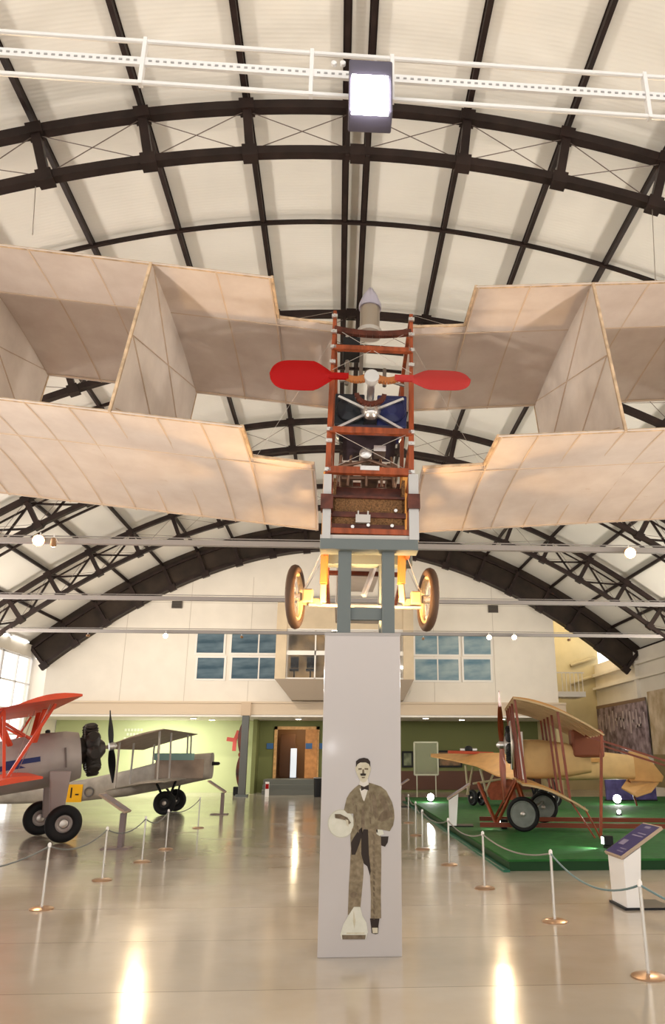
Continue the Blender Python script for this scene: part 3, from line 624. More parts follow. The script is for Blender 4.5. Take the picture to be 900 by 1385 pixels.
for side in (-1, 1):
    for s in (S1, S2, S3):
        m = MB(); n = 8; vs = []
        for th in (-.008, .008):
            for i in range(n + 1):
                c = CH * i / n
                for k in range(2): vs.append(wpt(side, s + th, c, (camber(c) + .02) if k == 0 else GAP + camber(c) - .005))
        fs = []; o = 2 * (n + 1)
        for i in range(n):
            fs += [(2 * i, 2 * i + 1, 2 * i + 3, 2 * i + 2), (o + 2 * i, o + 2 * i + 2, o + 2 * i + 3, o + 2 * i + 1), (2 * i, 2 * i + 2, o + 2 * i + 2, o + 2 * i), (2 * i + 1, o + 2 * i + 1, o + 2 * i + 3, 2 * i + 3)]
        fs += [(0, o, o + 1, 1), (2 * n, 2 * n + 1, o + 2 * n + 1, o + 2 * n)]
        m.add(vs, fs)
        for (c1, h1), (c2, h2) in (((0, 0), (0, GAP)), ((CH, 0), (CH, GAP))):
            m.bar(wpt(side, s, c1, h1), wpt(side, s, c2, h2 + camber(c2)), .03, .03, 1)
        for e in (-1, 1):
            for (c1, h1), (c2, h2) in (((.02, .95), (CH - .1, GAP + .02)), ((.02, .95), (CH - .1, .1)), ((.1, .1), (CH, GAP * .55)), ((.1, GAP), (CH, GAP * .45))):
                m.bar(wpt(side, s + e * .012, c1, h1), wpt(side, s + e * .012, c2, h2), .02, .006, 2, up=Vector((0, 1, 0)))
        m.build('side_curtain', [FAB2, EDGE, SEAM], air)
# struts: wires from frame to wings
# open wooden fuselage frame
FX, FY0, FY1 = .44, .36, 1.75
zt, zb, zk = 1.86, -.13, -.93
def lbar(p, q, w, m_, name, h=None, up=Vector((0, 0, 1))): return MB().bar(p, q, w, h, up=up).build(name, m_, air, bevel=.004)
def lz(y): return L(500, y, 7.0 + FY0).z
for sx in (-1, 1):
    lbar((sx * FX, FY0, lz(510)), (sx * FX, FY0, zt), .04, MAHOG, 'frame_post', .045)
    lbar((sx * FX, FY0, zb - .1), (sx * FX, FY0, lz(510)), .055, MAHOG, 'frame_post', .06)
    lbar((sx * FX * .98, FY0, zk), (sx * FX * .98, FY0, zb - .1), .06, MAHOG, 'frame_post', .07)
    lbar((sx * FX, FY1, zk), (sx * FX, FY1, zt), .05, MAHOG, 'frame_post')
    for z in (zt - .02, zb + .35, zb - .05, zk): lbar((sx * FX, FY0, z), (sx * FX, CH + .1, z), .045, MAHOG, 'longeron')
for y, w_ in ((468, .055), (584, .07), (640, .08), (724, .06)):
    lbar((-FX, FY0 - .03, lz(y)), (FX, FY0 - .03, lz(y)), .06, MAHOG, 'cross_member', w_)
    lbar((-FX, FY1, lz(y)), (FX, FY1, lz(y)), .05, DMAHOG, 'cross_member', .05)
# curved top bow
pts = [(-FX + .88 * i / 12, FY0 - .02, lz(444) - .05 * math.sin(math.pi * i / 12) + .03) for i in range(13)]
mb = MB(); [mb.bar(p, q, .05, .07) for p, q in zip(pts[:-1], pts[1:])]; mb.build('top_bow', DMAHOG, air)
# metal corner fittings
mb = MB()
for sx in (-1, 1):
    for y in (424, 446, 468, 489, 584, 600, 640, 652): MB().box((sx * (FX), FY0 - .045, lz(y)), (.065, .03, .04)).lathe([(0, .012), (.03, .012)], (sx * FX, FY0 - .08, lz(y)), (0, 1, 0), 8).build('corner_fitting', ALU, air)
# bracing wires
mb = MB()
for (x1, y1), (x2, y2) in (((-1, 440), (1, 500)), ((1, 440), (-1, 500)), ((-1, 584), (1, 640)), ((1, 584), (-1, 640))): mb.tube([(x1 * FX, FY0 - .04, lz(y1)), (x2 * FX, FY0 - .04, lz(y2))], .0028, 5)
for sx in (-1, 1):
    mb.tube([(sx * FX, ND, zt), wpt(sx, 1.3, ND, 0)], .0018, 5)
    mb.tube([(sx * FX, FY0, zt), wpt(sx, 1.3, ND, GAP)], .0018, 5)
mb.build('bracing_wires', BRASS, air)
# silver cone-topped tank with brown tube beside it
tp = L(500, 450, 7.75); tt = L(500, 386, 7.75)
mb = MB(); mb.lathe([(0, .10), (.02, .118), ((tt.z - tp.z) * .52, .118)], tp, (0, 0, 1), 22); mb.build('fuel_tank', mat('aged_tank_metal', (.42, .36, .30), .28, metal=.85), air, smooth=True)
hh = tt.z - tp.z
MB().lathe([(hh * .52, .135), (hh * .60, .135), (hh * .8, .09), (hh * .97, .03), (hh, .005)], tp, (0, 0, 1), 22).build('tank_cone', mat('pale_violet_metal', (.50, .48, .60), .3, metal=.6), air, smooth=True)
MB().lathe([(0, .15), (.05, .15)], tp - Vector((0, .02, .05)), (0, 0, 1), 20).build('tank_seat', ALU, air, smooth=True)
# engine: V8 with two banks
eng = MB(); ez = lz(548); EY = .55
eng.lathe([(-.05, .05), (0, .12), (.05, .14), (.75, .14), (.8, .06)], (0, EY - .1, ez + .03), (0, 1, 0), 20)
eo = eng.build('engine', mat('engine_grey', (.28, .27, .28), .35, metal=.7), air, smooth=True)
for sx, mm in ((-1, ENGB), (1, NAVY)):
    for k in range(4):
        m = MB(); o = Vector((sx * .08, EY + .02 + k * .17, ez)); d = Vector((sx * .80, 0, .22)).normalized()
        m.lathe([(0, .075), (.06, .10), (.10, .125), (.25, .125), (.29, .09), (.31, .03)], o, d, 16)
        m.build('engine_cylinder', mm, eo, smooth=True)
    MB().box((sx * .235, EY - .03, ez + .03), (.33, .09, .40)).lathe([(0, .15), (.03, .15), (.05, .05)], (sx * .235, EY - .07, ez + .02), (0, -1, 0), 20).build('water_jacket', mm, eo, bevel=.04)
    m = MB(); q0 = Vector((0, EY - .14, ez - .03))
    for dx, dz in ((sx * .36, .19), (sx * .37, -.21)): m.bar(q0, q0 + Vector((dx, .02, dz)), .03, .028)
    m.build('spider_arm', ALU, eo)
MB().lathe([(0, .02), (.03, .075), (.08, .1)], (0, EY - .2, ez - .02), (0, 1, 0), 18).build('crank_cover', ALU, eo, smooth=True)
mb = MB(); mb.box((0, EY + .3, ez - .2), (.6, .8, .05)); mb.box((0, EY, ez - .17), (.62, .05, .09)); mb.build('engine_bed', mat('engine_bed_dark', (.05, .035, .05), .5), air)
# pipes and gear above and below the engine
mb = MB()
for x, z0, z1 in ((-.28, 470, 505), (-.12, 452, 500), (.15, 480, 505)): mb.tube([(x, EY, lz(z0)), (x, EY, lz(z1))], .022, 8)
mb.tube([(-.36, EY, lz(500)), (-.1, EY - .05, lz(497)), (.2, EY, lz(497)), (.38, EY, lz(503))], .018, 8); mb.tube([(-.3, EY + .1, lz(490)), (.05, EY + .1, lz(484)), (.1, EY, lz(500))], .016, 8)
mb.lathe([(0, .05), (.08, .06), (.1, .03)], (-.02, EY, lz(494)), (0, 0, 1), 12)
mb.build('pipework', mat('dull_pipe', (.22, .19, .16), .35, metal=.7), air, smooth=True)
MB().box((-.24, .75, lz(440)), (.2, .3, .16)).lathe([(0, .06), (.12, .06)], (-.22, .7, lz(428)), (0, 0, 1), 12).build('magneto', BLACK, air, bevel=.01)
mb = MB()
for x in (-.31, -.2, -.02, .13, .25): mb.tube([(x, EY + .25, lz(592)), (x * 1.15, EY + .25, lz(636))], .016, 7)
mb.tube([(-.33, EY + .2, lz(612)), (0, EY + .1, lz(606)), (.33, EY + .2, lz(614))], .02, 8); mb.tube([(-.3, EY + .3, lz(622)), (.3, EY + .3, lz(620))], .026, 8)
mb.build('control_rods', mat('brown_bronze', (.20, .11, .07), .4, metal=.5), air, smooth=True)
MB().lathe([(0, .04), (.02, .07), (.2, .07), (.22, .04)], (-.04, EY, lz(600)), (0, 1, 0), 16).box((.11, EY + .05, lz(597)), (.13, .2, .07)).build('oil_pump', ALU, air, smooth=True)
mb = MB()
for x, w_ in ((-.25, .16), (.02, .2), (.27, .13)): mb.box((x, EY + .5, lz(606)), (w_, .3, .2))
mb.build('inner_boxes', mat('brown_box', (.16, .09, .06), .5, noise=.4, nscale=12), air, bevel=.02)
mb = MB(); mb.box((0, FY0 - .05, lz(637)), (.2, .03, .05)); mb.build('name_plate', ALU, air)
# wicker pilot basket
mb = MB(); bx = .375
z1, z2, z3 = lz(648), lz(676), lz(720)
mb.box2((-bx, FY0 + .02, z3), (bx, FY0 + .06, lz(674))); mb.box2((-bx, FY0 + 1.0, z3), (bx, FY0 + 1.04, z1)); mb.box2((-bx, FY0 + .02, z3), (-bx + .03, FY0 + 1.04, z1)); mb.box2((bx - .03, FY0 + .02, z3), (bx, FY0 + 1.04, z1)); mb.box2((-bx, FY0 + .02, z3 - .02), (bx, FY0 + 1.04, z3))
bk = mb.build('basket', WICKER, air)
mb = MB(); mb.box2((-bx - .01, FY0, lz(702)), (bx + .01, FY0 + .03, lz(695))); mb.box2((-bx, FY0, lz(718)), (bx, FY0 + .02, lz(712))); mb.box2((-bx, FY0 - .01, lz(676)), (bx, FY0 + .02, lz(673))); mb.build('basket_slats', DMAHOG, bk)
MB().box2((-bx, FY0 + .2, lz(668)), (bx, FY0 + .9, lz(650))).build('seat_back', DMAHOG, air, bevel=.01)
mb = MB(); q = L(491, 705, 7.0 + FY0); mb.box((q.x, FY0 - .02, q.z), (.15, .03, .085)); mb.box((q.x - .05, FY0 - .02, q.z + .06), (.015, .02, .05)); mb.box((q.x + .05, FY0 - .02, q.z + .06), (.015, .02, .05)); mb.build('basket_buckle', LGREY, bk)
mb = MB()
for x, y in ((477, 716), (498, 714), (530, 715), (535, 694)): q = L(x, y, 7.0 + FY0); mb.lathe([(0, .018), (.03, .014)], (q.x, FY0 - .03, q.z), (0, 1, 0), 10)
mb.build('bolts', ALU, bk)
# propeller
pr = thing('x', None, None); bpy.data.objects.remove(pr)
hub = L(503, 511, 6.95)
th = math.atan2((L(642, 519, 6.95) - L(362, 508, 6.95)).z, (L(642, 519, 6.95) - L(362, 508, 6.95)).x)
RX = Matrix.Rotation(-th, 4, 'Y')
prm = MB(Matrix.Translation(hub) @ RX); prm.lathe([(-.02, .03), (-.015, .075), (.03, .085), (.10, .06)], (0, -.03, 0), (0, 1, 0), 20)
prop = prm.build('propeller', mat('hub_white', (.50, .49, .48), .35), air, smooth=True)
for sx, xo in ((-1, 1.055), (1, 1.035)):
    m = MB(Matrix.Translation(hub) @ RX @ Matrix.Rotation(0 if sx > 0 else math.pi, 4, 'Y'))
    w0, n = .0, 20; a0, a1 = .395, xo; top_, bot_ = [], []
    for i in range(n + 1):
        t = 1 - (1 - i / n) ** 1.7; x = a0 + (a1 - a0) * t
        hw = .158 * (min(1, t * 3.0 + .14) ** .8) * (.90 + .10 * math.sin(math.pi * t)) * math.sqrt(max(0, 1 - max(0, (t - .70) / .30) ** 2.6)); hw = max(hw, .012)
        if sx > 0: hw *= .88
        tw = -.30 * sx * (1 if sx < 0 else 1)
        top_.append((x, hw)); 
    vs = []
    for th_ in (-.009, .009):
        for x, hw in top_:
            for k in (-1, -.5, 0, .5, 1): vs.append((x, k * hw * (.22) + th_ * (1 - .6 * k * k) - .02 * (1 - k * k), k * hw))
    fs = []; o = 5 * (n + 1)
    for i in range(n):
        for k in range(4): fs += [(5 * i + k, 5 * i + k + 1, 5 * i + k + 6, 5 * i + k + 5), (o + 5 * i + k, o + 5 * i + k + 5, o + 5 * i + k + 6, o + 5 * i + k + 1)]
        fs += [(5 * i, 5 * i + 5, o + 5 * i + 5, o + 5 * i), (5 * i + 4, o + 5 * i + 4, o + 5 * i + 9, 5 * i + 9)]
    fs += [(0, 1, o + 1, o), (1, 2, o + 2, o + 1), (2, 3, o + 3, o + 2), (3, 4, o + 4, o + 3)]
    e = 5 * n; fs += [(e + k, o + e + k, o + e + k + 1, e + k + 1) for k in range(4)]
    m.add(vs, fs); m.bar((.24, -.01, 0), (.44, -.01, 0), .03, .07)
    b_ = m.build('blade', RED if sx < 0 else mat('paler_red_paint', (.37, .032, .028), .5, spec=.15), prop, smooth=True)  # right blade gets a paler red than the left
    if sx > 0: b_['label'] = 'slightly paler red propeller blade'
    m = MB(Matrix.Translation(hub) @ RX @ Matrix.Rotation(0 if sx > 0 else math.pi, 4, 'Y'))
    for i in range(8):
        t0, t1 = i / 8, (i + 1) / 8
        m.bar((.05 + .22 * t0, .0, (-.03 * math.sin(t0 * math.pi)) * (1 if sx > 0 else -1)), (.05 + .22 * t1, .0, (-.03 * math.sin(t1 * math.pi)) * (1 if sx > 0 else -1)), .04, .075 - .02 * t0)
    m.build('blade_root', mat('orange_brown_wood', (.34, .12, .035), .35, coat=.4), prop)
mb = MB(); mb.lathe([(0, .04), (.42, .04)], (hub.x, hub.y, hub.z), (0, 1, 0), 12); mb.build('propeller_shaft', ALU, prop, smooth=True)
mb = MB()
for k in range(12): 
    a_ = math.pi + math.pi * k / 12; b__ = math.pi + math.pi * (k + 1) / 12
    mb.bar((hub.x + .15 * math.cos(a_), .25, hub.z + .01 + .12 * math.sin(a_)), (hub.x + .15 * math.cos(b__), .25, hub.z + .01 + .12 * math.sin(b__)), .04, .05)
mb.build('bearing_yoke', DMAHOG, air)

# undercarriage
def wheel_part(parent, c, ax, Rr, tyre, rim_m, hubr=.05, spokes=14, name='wheel', disc=None, tyre_m=None):
    c, ax = Vector(c), Vector(ax).normalized()
    w_ = MB().torus(c, ax, Rr - tyre, tyre, 36, 10).build(name, tyre_m or RUBBER, parent, smooth=True)
    MB().torus(c, ax, Rr - tyre * 2.1, tyre * .55, 36, 8, sq=1.3).build('rim', rim_m, w_, smooth=True)
    if disc: MB().lathe([(-.03, (Rr - tyre * 2) * .3), (-.02, Rr - tyre * 2), (.02, Rr - tyre * 2), (.03, (Rr - tyre * 2) * .3)], c, ax, 30).build('wheel_disc', disc, w_, smooth=True)
    else:
        m = MB(); s, u = frame_from(ax)
        for k in range(spokes):
            a_ = 2 * math.pi * k / spokes; d = s * math.cos(a_) + u * math.sin(a_); m.tube([c + ax * (.03 if k % 2 else -.03) + d * hubr * .6, c + d * (Rr - tyre * 2)], .004, 5)
        m.build('spokes', BRASS, w_)
    MB().lathe([(-.07, hubr * .6), (-.06, hubr), (.06, hubr), (.07, hubr * .6)], c, ax, 14).build('wheel_hub', BRASS, w_, smooth=True)
    return w_
CRM = mat('cream_wood_rim', (.56, .38, .20), .5)
AXM = mat('cream_axle_paint', (.46, .34, .17), .4)
for sx, (x, y) in ((-1, (400, 807)), (1, (579, 811))):
    c = L(x, y, 7.9); wheel_part(air, c, Vector((1, .15 * sx, 0)), .345, .048, CRM, .045, name='wheel', tyre_m=mat('brown_rubber_tyre', (.085, .048, .03), .6))
    pxs = 438 if sx < 0 else 547
    top = L(pxs, 742, 7.75); mid = L(pxs - (0 if sx < 0 else 4), 790, 7.8); low = L(pxs - 2 * sx * 0 - (1 if sx < 0 else 2), 815, 7.85)
    lbar(top + Vector((0, 0, .9)), mid, .07, mat('orange_ash_wood', (.60, .27, .06), .35, coat=.4), 'undercarriage_strut', .07)
    lbar(mid, low, .06, AXM, 'strut_end', .06)
    lbar(low, Vector((c.x - sx * .08, c.y, low.z + .02)), .05, AXM, 'axle', .07)
    MB().box((c.x - sx * .13, c.y - .02, c.z), (.12, .12, .15)).build('axle_box', AXM, air, bevel=.02)
    MB().tube([top, c + Vector((-sx * .06, 0, .02))], .005, 6).tube([top + Vector((0, .3, 0)), c + Vector((-sx * .06, .05, .02))], .005, 6).build('stay_wire', BRASS, air)
lbar((-.6, .95, L(500, 822, 7.9).z), (.6, .95, L(500, 822, 7.9).z), .03, BRASS, 'axle_rod')
# forward fabric fuselage and canard
m = MB(); fz = lambda px, Y: L(px, 0, Y)
secs = [(CH, -.36, .36, -.2, 1.2), (4.6, -.31, .31, .05, .95), (6.4, -.26, .26, .25, .8)]
for (a_, b__) in zip(secs[:-1], secs[1:]):
    q0 = [(a_[1], a_[0], a_[3]), (a_[2], a_[0], a_[3]), (a_[2], a_[0], a_[4]), (a_[1], a_[0], a_[4])]; q1 = [(b__[1], b__[0], b__[3]), (b__[2], b__[0], b__[3]), (b__[2], b__[0], b__[4]), (b__[1], b__[0], b__[4])]
    m.hexa(q0, q1)
m.build('fuselage_cover', FAB2, air)
m = MB(); y0_, y1_ = 6.4, 7.6
for z in (-.05, .95): m.box2((-.42, y0_, z), (.42, y1_, z + .02))
for x in (-.42, .4): m.box2((x, y0_, -.05), (x + .02, y1_, .97))
m.build('canard_box', FAB2, air)
lbar(L(512, 752, 8.6), L(492, 806, 8.3), .05, WHITEP, 'skid_pole')

# ================================================================== STANCHIONS AND ROPES
def make_stanchion(label, loc, h=.68):
    t = thing('stanchion', label, 'stanchion', loc, group='barrier stanchions')
    MB().lathe([(0, .135), (.012, .135), (.025, .10), (.03, .03)], (0, 0, 0), (0, 0, 1), 24).build('base', mat('bronze_base', (.36, .22, .13), .3, metal=.5), t, smooth=True)
    MB().lathe([(0, .015), (h - .03, .015)], (0, 0, .03), (0, 0, 1), 12).build('post', mat('satin_post', (.62, .60, .57), .25, metal=.6), t, smooth=True)
    MB().lathe([(0, .02), (.035, .02), (.05, .008)], (0, 0, h - .035), (0, 0, 1), 12).build('cap', WHITEP, t, smooth=True)
    return t
RIGHT = [(878, 1322), (751, 1247), (656, 1202), (608, 1170), (572, 1149), (563, 1130), (553, 1113)]
LEFTS = [(56, 1230), (138, 1191), (192, 1166), (224, 1149), (268, 1120)]
proto = None; rp, lp = [], []
for i, (x, y) in enumerate(RIGHT):
    lab = 'slim metal stanchion by the green platform, ' + ['closest to the camera', 'second closest', 'third closest', 'fourth closest', 'fifth closest, near the plinth', 'sixth closest, small and far', 'farthest and smallest of the row'][i]
    g = G(x, y); rp.append(g)
    if proto is None: proto = make_stanchion(lab, g)
    else: copy_tree(proto, g, None, lab)
for i, (x, y) in enumerate(LEFTS):
    g = G(x, y); lp.append(g); copy_tree(proto, g, None, 'metal stanchion on the left side, ' + ['closest to the camera', 'second closest', 'third closest, in line with the wheels', 'fourth closest', 'farthest and smallest'][i])
def rope(a, b, col_, label, grp, sag=.16):
    pts = [];
    for i in range(17):
        t = i / 16; p = a.lerp(b, t); pts.append(Vector((p.x, p.y, .655 - sag * 4 * t * (1 - t))))
    o = MB().tube(pts, .009, 6).build('barrier_rope', col_, smooth=True); tag(o, label, 'rope', grp)
BR = mat('blue_grey_rope', (.14, .22, .24), .6)
nm = ['closest', 'second closest', 'third closest', 'fourth closest', 'fifth closest', 'sixth closest']
rope(rp[0] + Vector((.9, -1.6, 0)), rp[0], BR, 'blue grey rope running out of view from the closest right stanchion', 'right barrier ropes')
for i in range(len(rp) - 1): rope(rp[i], rp[i + 1], BR if i < 1 else mat('thin_grey_rope', (.25, .24, .22), .6), 'thin rope between right stanchions, %s span' % nm[i], 'right barrier ropes', .16 if i < 1 else .1)
rope(lp[0] + Vector((-.9, -1.3, 0)), lp[0], mat('dark_grey_rope', (.16, .17, .17), .6), 'grey rope running out of view from the closest left stanchion', 'left barrier ropes')
for i in range(len(lp) - 1): rope(lp[i], lp[i + 1], MATS['dark_grey_rope'], 'grey rope between left stanchions, %s span' % nm[i], 'left barrier ropes', .12)

# ================================================================== INFO KIOSKS
def kiosk(label, loc, rz, h=.52, top_m=None, body_m=WHITEP, wd=.54, blade=False):
    t = thing('information_stand', label, 'information stand', loc, rz, group='sloping information stands')
    run, rise = .52, .32                       # local: reader at -X, panel climbs towards +X
    if not blade:
        MB().hexa([(0, -wd / 2 + .03, .02), (.16, -wd / 2 + .03, .02), (.16, wd / 2 - .03, .02), (0, wd / 2 - .03, .02)], [(0, -wd / 2 + .01, h), (.22, -wd / 2 + .01, h + .135), (.22, wd / 2 - .01, h + .135), (0, wd / 2 - .01, h)]).build('pedestal', body_m, t, bevel=.006)
        MB().box((.25, 0, .012), (.56, wd - .02, .024)).build('foot', BLACK, t)
    else:
        MB().box((.05, 0, h / 2), (.09, .16, h)).build('pedestal', body_m, t, bevel=.006); MB().box((.12, 0, .012), (.5, .4, .024)).build('foot', body_m, t)
    n = Vector((-rise, 0, run)).normalized()
    def q(u, v, o): return Vector((u * run - .02, v * wd / 2, h + .0 + u * rise)) + n * o
    pn = MB().hexa([q(0, -1, 0), q(1, -1, 0), q(1, 1, 0), q(0, 1, 0)], [q(0, -1, .035), q(1, -1, .035), q(1, 1, .035), q(0, 1, .035)]).build('sloping_panel', mat('panel_edge_tan', (.42, .32, .24), .4), t)
    m = MB().hexa([q(.03, -.95, .036), q(.97, -.95, .036), q(.97, .95, .036), q(.03, .95, .036)], [q(.03, -.95, .038), q(.97, -.95, .038), q(.97, .95, .038), q(.03, .95, .038)])
    for u0, u1, v0, v1 in ((.86, .92, -.3, .3), (.68, .71, -.7, .2), (.60, .63, -.7, .5), (.30, .45, .1, .7), (.2, .22, -.7, 0), (.12, .14, -.7, 0)):
        m.hexa([q(u0, v0, .038), q(u1, v0, .038), q(u1, v1, .038), q(u0, v1, .038)], [q(u0, v0, .0388), q(u1, v0, .0388), q(u1, v1, .0388), q(u0, v1, .0388)], 1)
    m.build('panel_print', [top_m or mat('dark_blue_print', (.045, .04, .15), .3), mat('pale_print', (.22, .20, .32), .4)], pn)
    return t
kiosk('white information stand with a dark blue panel in front of the green platform', (3.30, 9.42, 0), 0)
kiosk('small white information stand on the near left corner of the platform side', tuple(G(608, 1117, .16)), R(-8), .55, mat('grey_violet_print', (.30, .27, .33), .4))
kiosk('distant grey information stand just right of the plinth', (2.0, 27.0, 0), 0, .55, MATS['grey_violet_print'])
gv = mat('mauve_grey_metal', (.24, .19, .19), .4)
kiosk('mauve grey bent information stand beside the old grey aircraft', (-3.95, 15.5, 0), R(180), .62, gv, gv, .44, True)
kiosk('small dark information stand in front of the distant grey aircraft', (-3.3, 24.0, 0), R(180), .6, gv, gv, .44, True)

# ================================================================== GREEN PLATFORM
GR = mat('green_carpet', (.018, .115, .022), .75, noise=.18, nscale=5, bump=.15); GRD = mat('green_edge', (.008, .045, .012), .5)
pf = thing('display_platform', 'low green carpeted display platform under the wooden aircraft', 'platform', (7.5, 21, 0))
MB().box2((2.62, 12.2, .13), (13.4, 30, .16)).build('carpet', GR, pf, world=True); MB().box2((2.64, 12.22, 0), (13.38, 29.98, .13)).build('plinth_edge', GRD, pf, world=True)
struct('trim_3', MB().box2((2.52, 12.1, 0), (2.62, 30, .03)), mat('teal_edge_strip', (.02, .13, .08), .5), 'teal strip along the platform edge', 'trim')
def plat_lamp(x, y, label, r, face, e, tgt):
    p = G(x, y, .16); t = thing('platform_lamp', label, 'lamp', p, group='lamps on the green platform')
    MB().box((0, 0, .02), (.12, .12, .04)).build('base', BLACK, t)
    if face:
        c = Vector((0, 0, .04 + r)); MB().lathe([(-r, .001), (-r * .7, r * .7), (0, r), (r * .7, r * .7), (r, .001)], c, (0, 0, 1), 16).build('bulb', HOT, t, smooth=True)
        light('platform_lamp_light', 'POINT', p + Vector((0, -.05, .1 + 2 * r)), e * .8, (1, 1, .92), r, parent=t)
    else:
        MB().box((0, 0, .12), (.16, .14, .15)).build('lamp_housing', BLACK, t, bevel=.01); MB().box((-.085, 0, .12), (.012, .11, .11)).build('lamp_face', mat('lamp_glow_soft', (1, 1, 1), .5, emit=(.8, 1, .8), estr=6), t)
        light('platform_lamp_light', 'SPOT', p + Vector((-.12, 0, .12)), e, (.9, 1, .9), .04, p + Vector((-1.6, .0, -.05)), 100, parent=t)
plat_lamp(583, 1085, 'bright white lamp at the far left edge of the platform', .12, True, 40, None)
plat_lamp(836, 1088, 'bright white lamp under the tail of the tan aircraft', .13, True, 45, None)
plat_lamp(838, 1103, 'small white lamp on the platform by the wing strut', .05, True, 5, None)
plat_lamp(823, 1147, 'black spotlight box on the platform behind the blue panel', 0, False, 25, None)
plat_lamp(682, 1121, 'black spotlight box on the platform by the spoked wheels', 0, False, 10, None)

# ================================================================== AIRCRAFT helpers
def wing_mesh(m, LEz, LEx, chord, y0, y1, inc, camb, th=.05, n=8, ny=6, mi=0, taper=1.0):
    # local frame: x forward, y left, z up. incidence: trailing edge drops
    vs = []
    for t in (0, 1):
        for j in range(ny + 1):
            fr = j / ny; y = y0 + (y1 - y0) * fr; ch = chord * (1 + (taper - 1) * abs(fr * 2 - 1) if taper != 1 else 1)
            for i in range(n + 1):
                u = i / n; x = LEx - u * ch; z = LEz - u * ch * math.tan(inc) + camb * 4 * u * (1 - u) * .9
                vs.append((x, y, z + (th * math.sin(math.pi * min(1, u * 1.2 + .12)) if t else 0)))
    k = n + 1; o = (ny + 1) * k; fs = []
    for j in range(ny):
        for i in range(n):
            a_ = j * k + i; fs += [(a_, a_ + 1, a_ + k + 1, a_ + k), (o + a_, o + a_ + k, o + a_ + k + 1, o + a_ + 1)]
        fs += [(j * k, (j + 1) * k, o + (j + 1) * k, o + j * k), (j * k + n, o + j * k + n, o + (j + 1) * k + n, (j + 1) * k + n)]
    for i in range(n): fs += [(i, i + 1, o + i + 1, o + i), (ny * k + i, o + ny * k + i, o + ny * k + i + 1, ny * k + i + 1)]
    return m.add(vs, fs, mi)
def station_mesh(m, st, n=20, mi=0, sq=1.0):     # st: (x, zc, ry, rz)
    vs = []
    for x, zc, ry, rz_ in st:
        for k in range(n):
            a_ = 2 * math.pi * k / n; c_, s_ = math.cos(a_), math.sin(a_)
            vs.append((x, ry * math.copysign(abs(c_) ** sq, c_), zc + rz_ * math.copysign(abs(s_) ** sq, s_)))
    fs = [(i * n + k, i * n + (k + 1) % n, (i + 1) * n + (k + 1) % n, (i + 1) * n + k) for i in range(len(st) - 1) for k in range(n)] + [tuple(range(n)), tuple(range((len(st) - 1) * n, len(st) * n))]
    return m.add(vs, fs, mi)
def text_part(name, s, size, loc_m, m_, parent, ext=.004):
    cu = bpy.data.curves.new(name, 'FONT'); cu.body = s; cu.size = size; cu.extrude = ext; cu.align_x = 'CENTER'; cu.align_y = 'CENTER'; cu.materials.append(m_)
    o = bpy.data.objects.new(name, cu); COL.objects.link(o); dg = bpy.context.evaluated_depsgraph_get(); me = bpy.data.meshes.new_from_object(o.evaluated_get(dg)); bpy.data.objects.remove(o); o = bpy.data.objects.new(name, me); COL.objects.link(o); o.parent = parent; o.matrix_local = loc_m; return o
def radial_engine(parent, x, z, r, ncyl=9):
    e = MB().lathe([(-.3, .30), (0, .28), (.05, .26), (.34, .24), (.46, .12)], (x, 0, z), (1, 0, 0), 20).build('engine', mat('dark_engine_metal', (.045, .035, .03), .4, metal=.5), parent, smooth=True)
    for k in range(ncyl):
        a_ = 2 * math.pi * (k + .5) / ncyl; d = Vector((0, math.sin(a_), math.cos(a_))); prof = []
        for j in range(7): prof += [(.15 + j * (r - .2) / 7, .155), (.15 + (j + .5) * (r - .2) / 7, .125)]
        prof += [(r - .04, .14), (r, .10)]
        MB().lathe(prof, Vector((x + .18, 0, z)), d, 12).build('engine_cylinder', mat('cylinder_black', (.03, .025, .022), .45, metal=.4), e, smooth=True)
    return e
def blade_pair(parent, x, z, Lb, ang, m_, hubm=ALU):
    p = MB().lathe([(-.05, .09), (.05, .09), (.12, .03)], (x, 0, z), (1, 0, 0), 14).build('propeller', hubm, parent, smooth=True)
    for s in (0, math.pi):
        mtx = Matrix.Translation((x, 0, z)) @ Matrix.Rotation(ang + s, 4, 'X'); m = MB(mtx); n = 12; rows = []
        for i in range(n + 1):
            t = i / n; h = .05 + (Lb - .05) * t; wd = .05 + .055 * math.sin(math.pi * min(1, t * 1.05)) ; tw = R(60 - 45 * t); 
            if t > .93: wd *= .6
            d = Vector((math.sin(tw), math.cos(tw), 0)); nn = Vector((math.cos(tw), -math.sin(tw), 0))
            rows.append([Vector((0, 0, h)) + d * wd, Vector((0, 0, h)) + nn * .014, Vector((0, 0, h)) - d * wd, Vector((0, 0, h)) - nn * .014])
        m.add([v for r_ in rows for v in r_], [(i * 4 + j, i * 4 + (j + 1) % 4, i * 4 + 4 + (j + 1) % 4, i * 4 + 4 + j) for i in range(n) for j in range(4)] + [(3, 2, 1, 0), tuple(n * 4 + j for j in range(4))]).build('blade', m_, p, smooth=True)
    return p

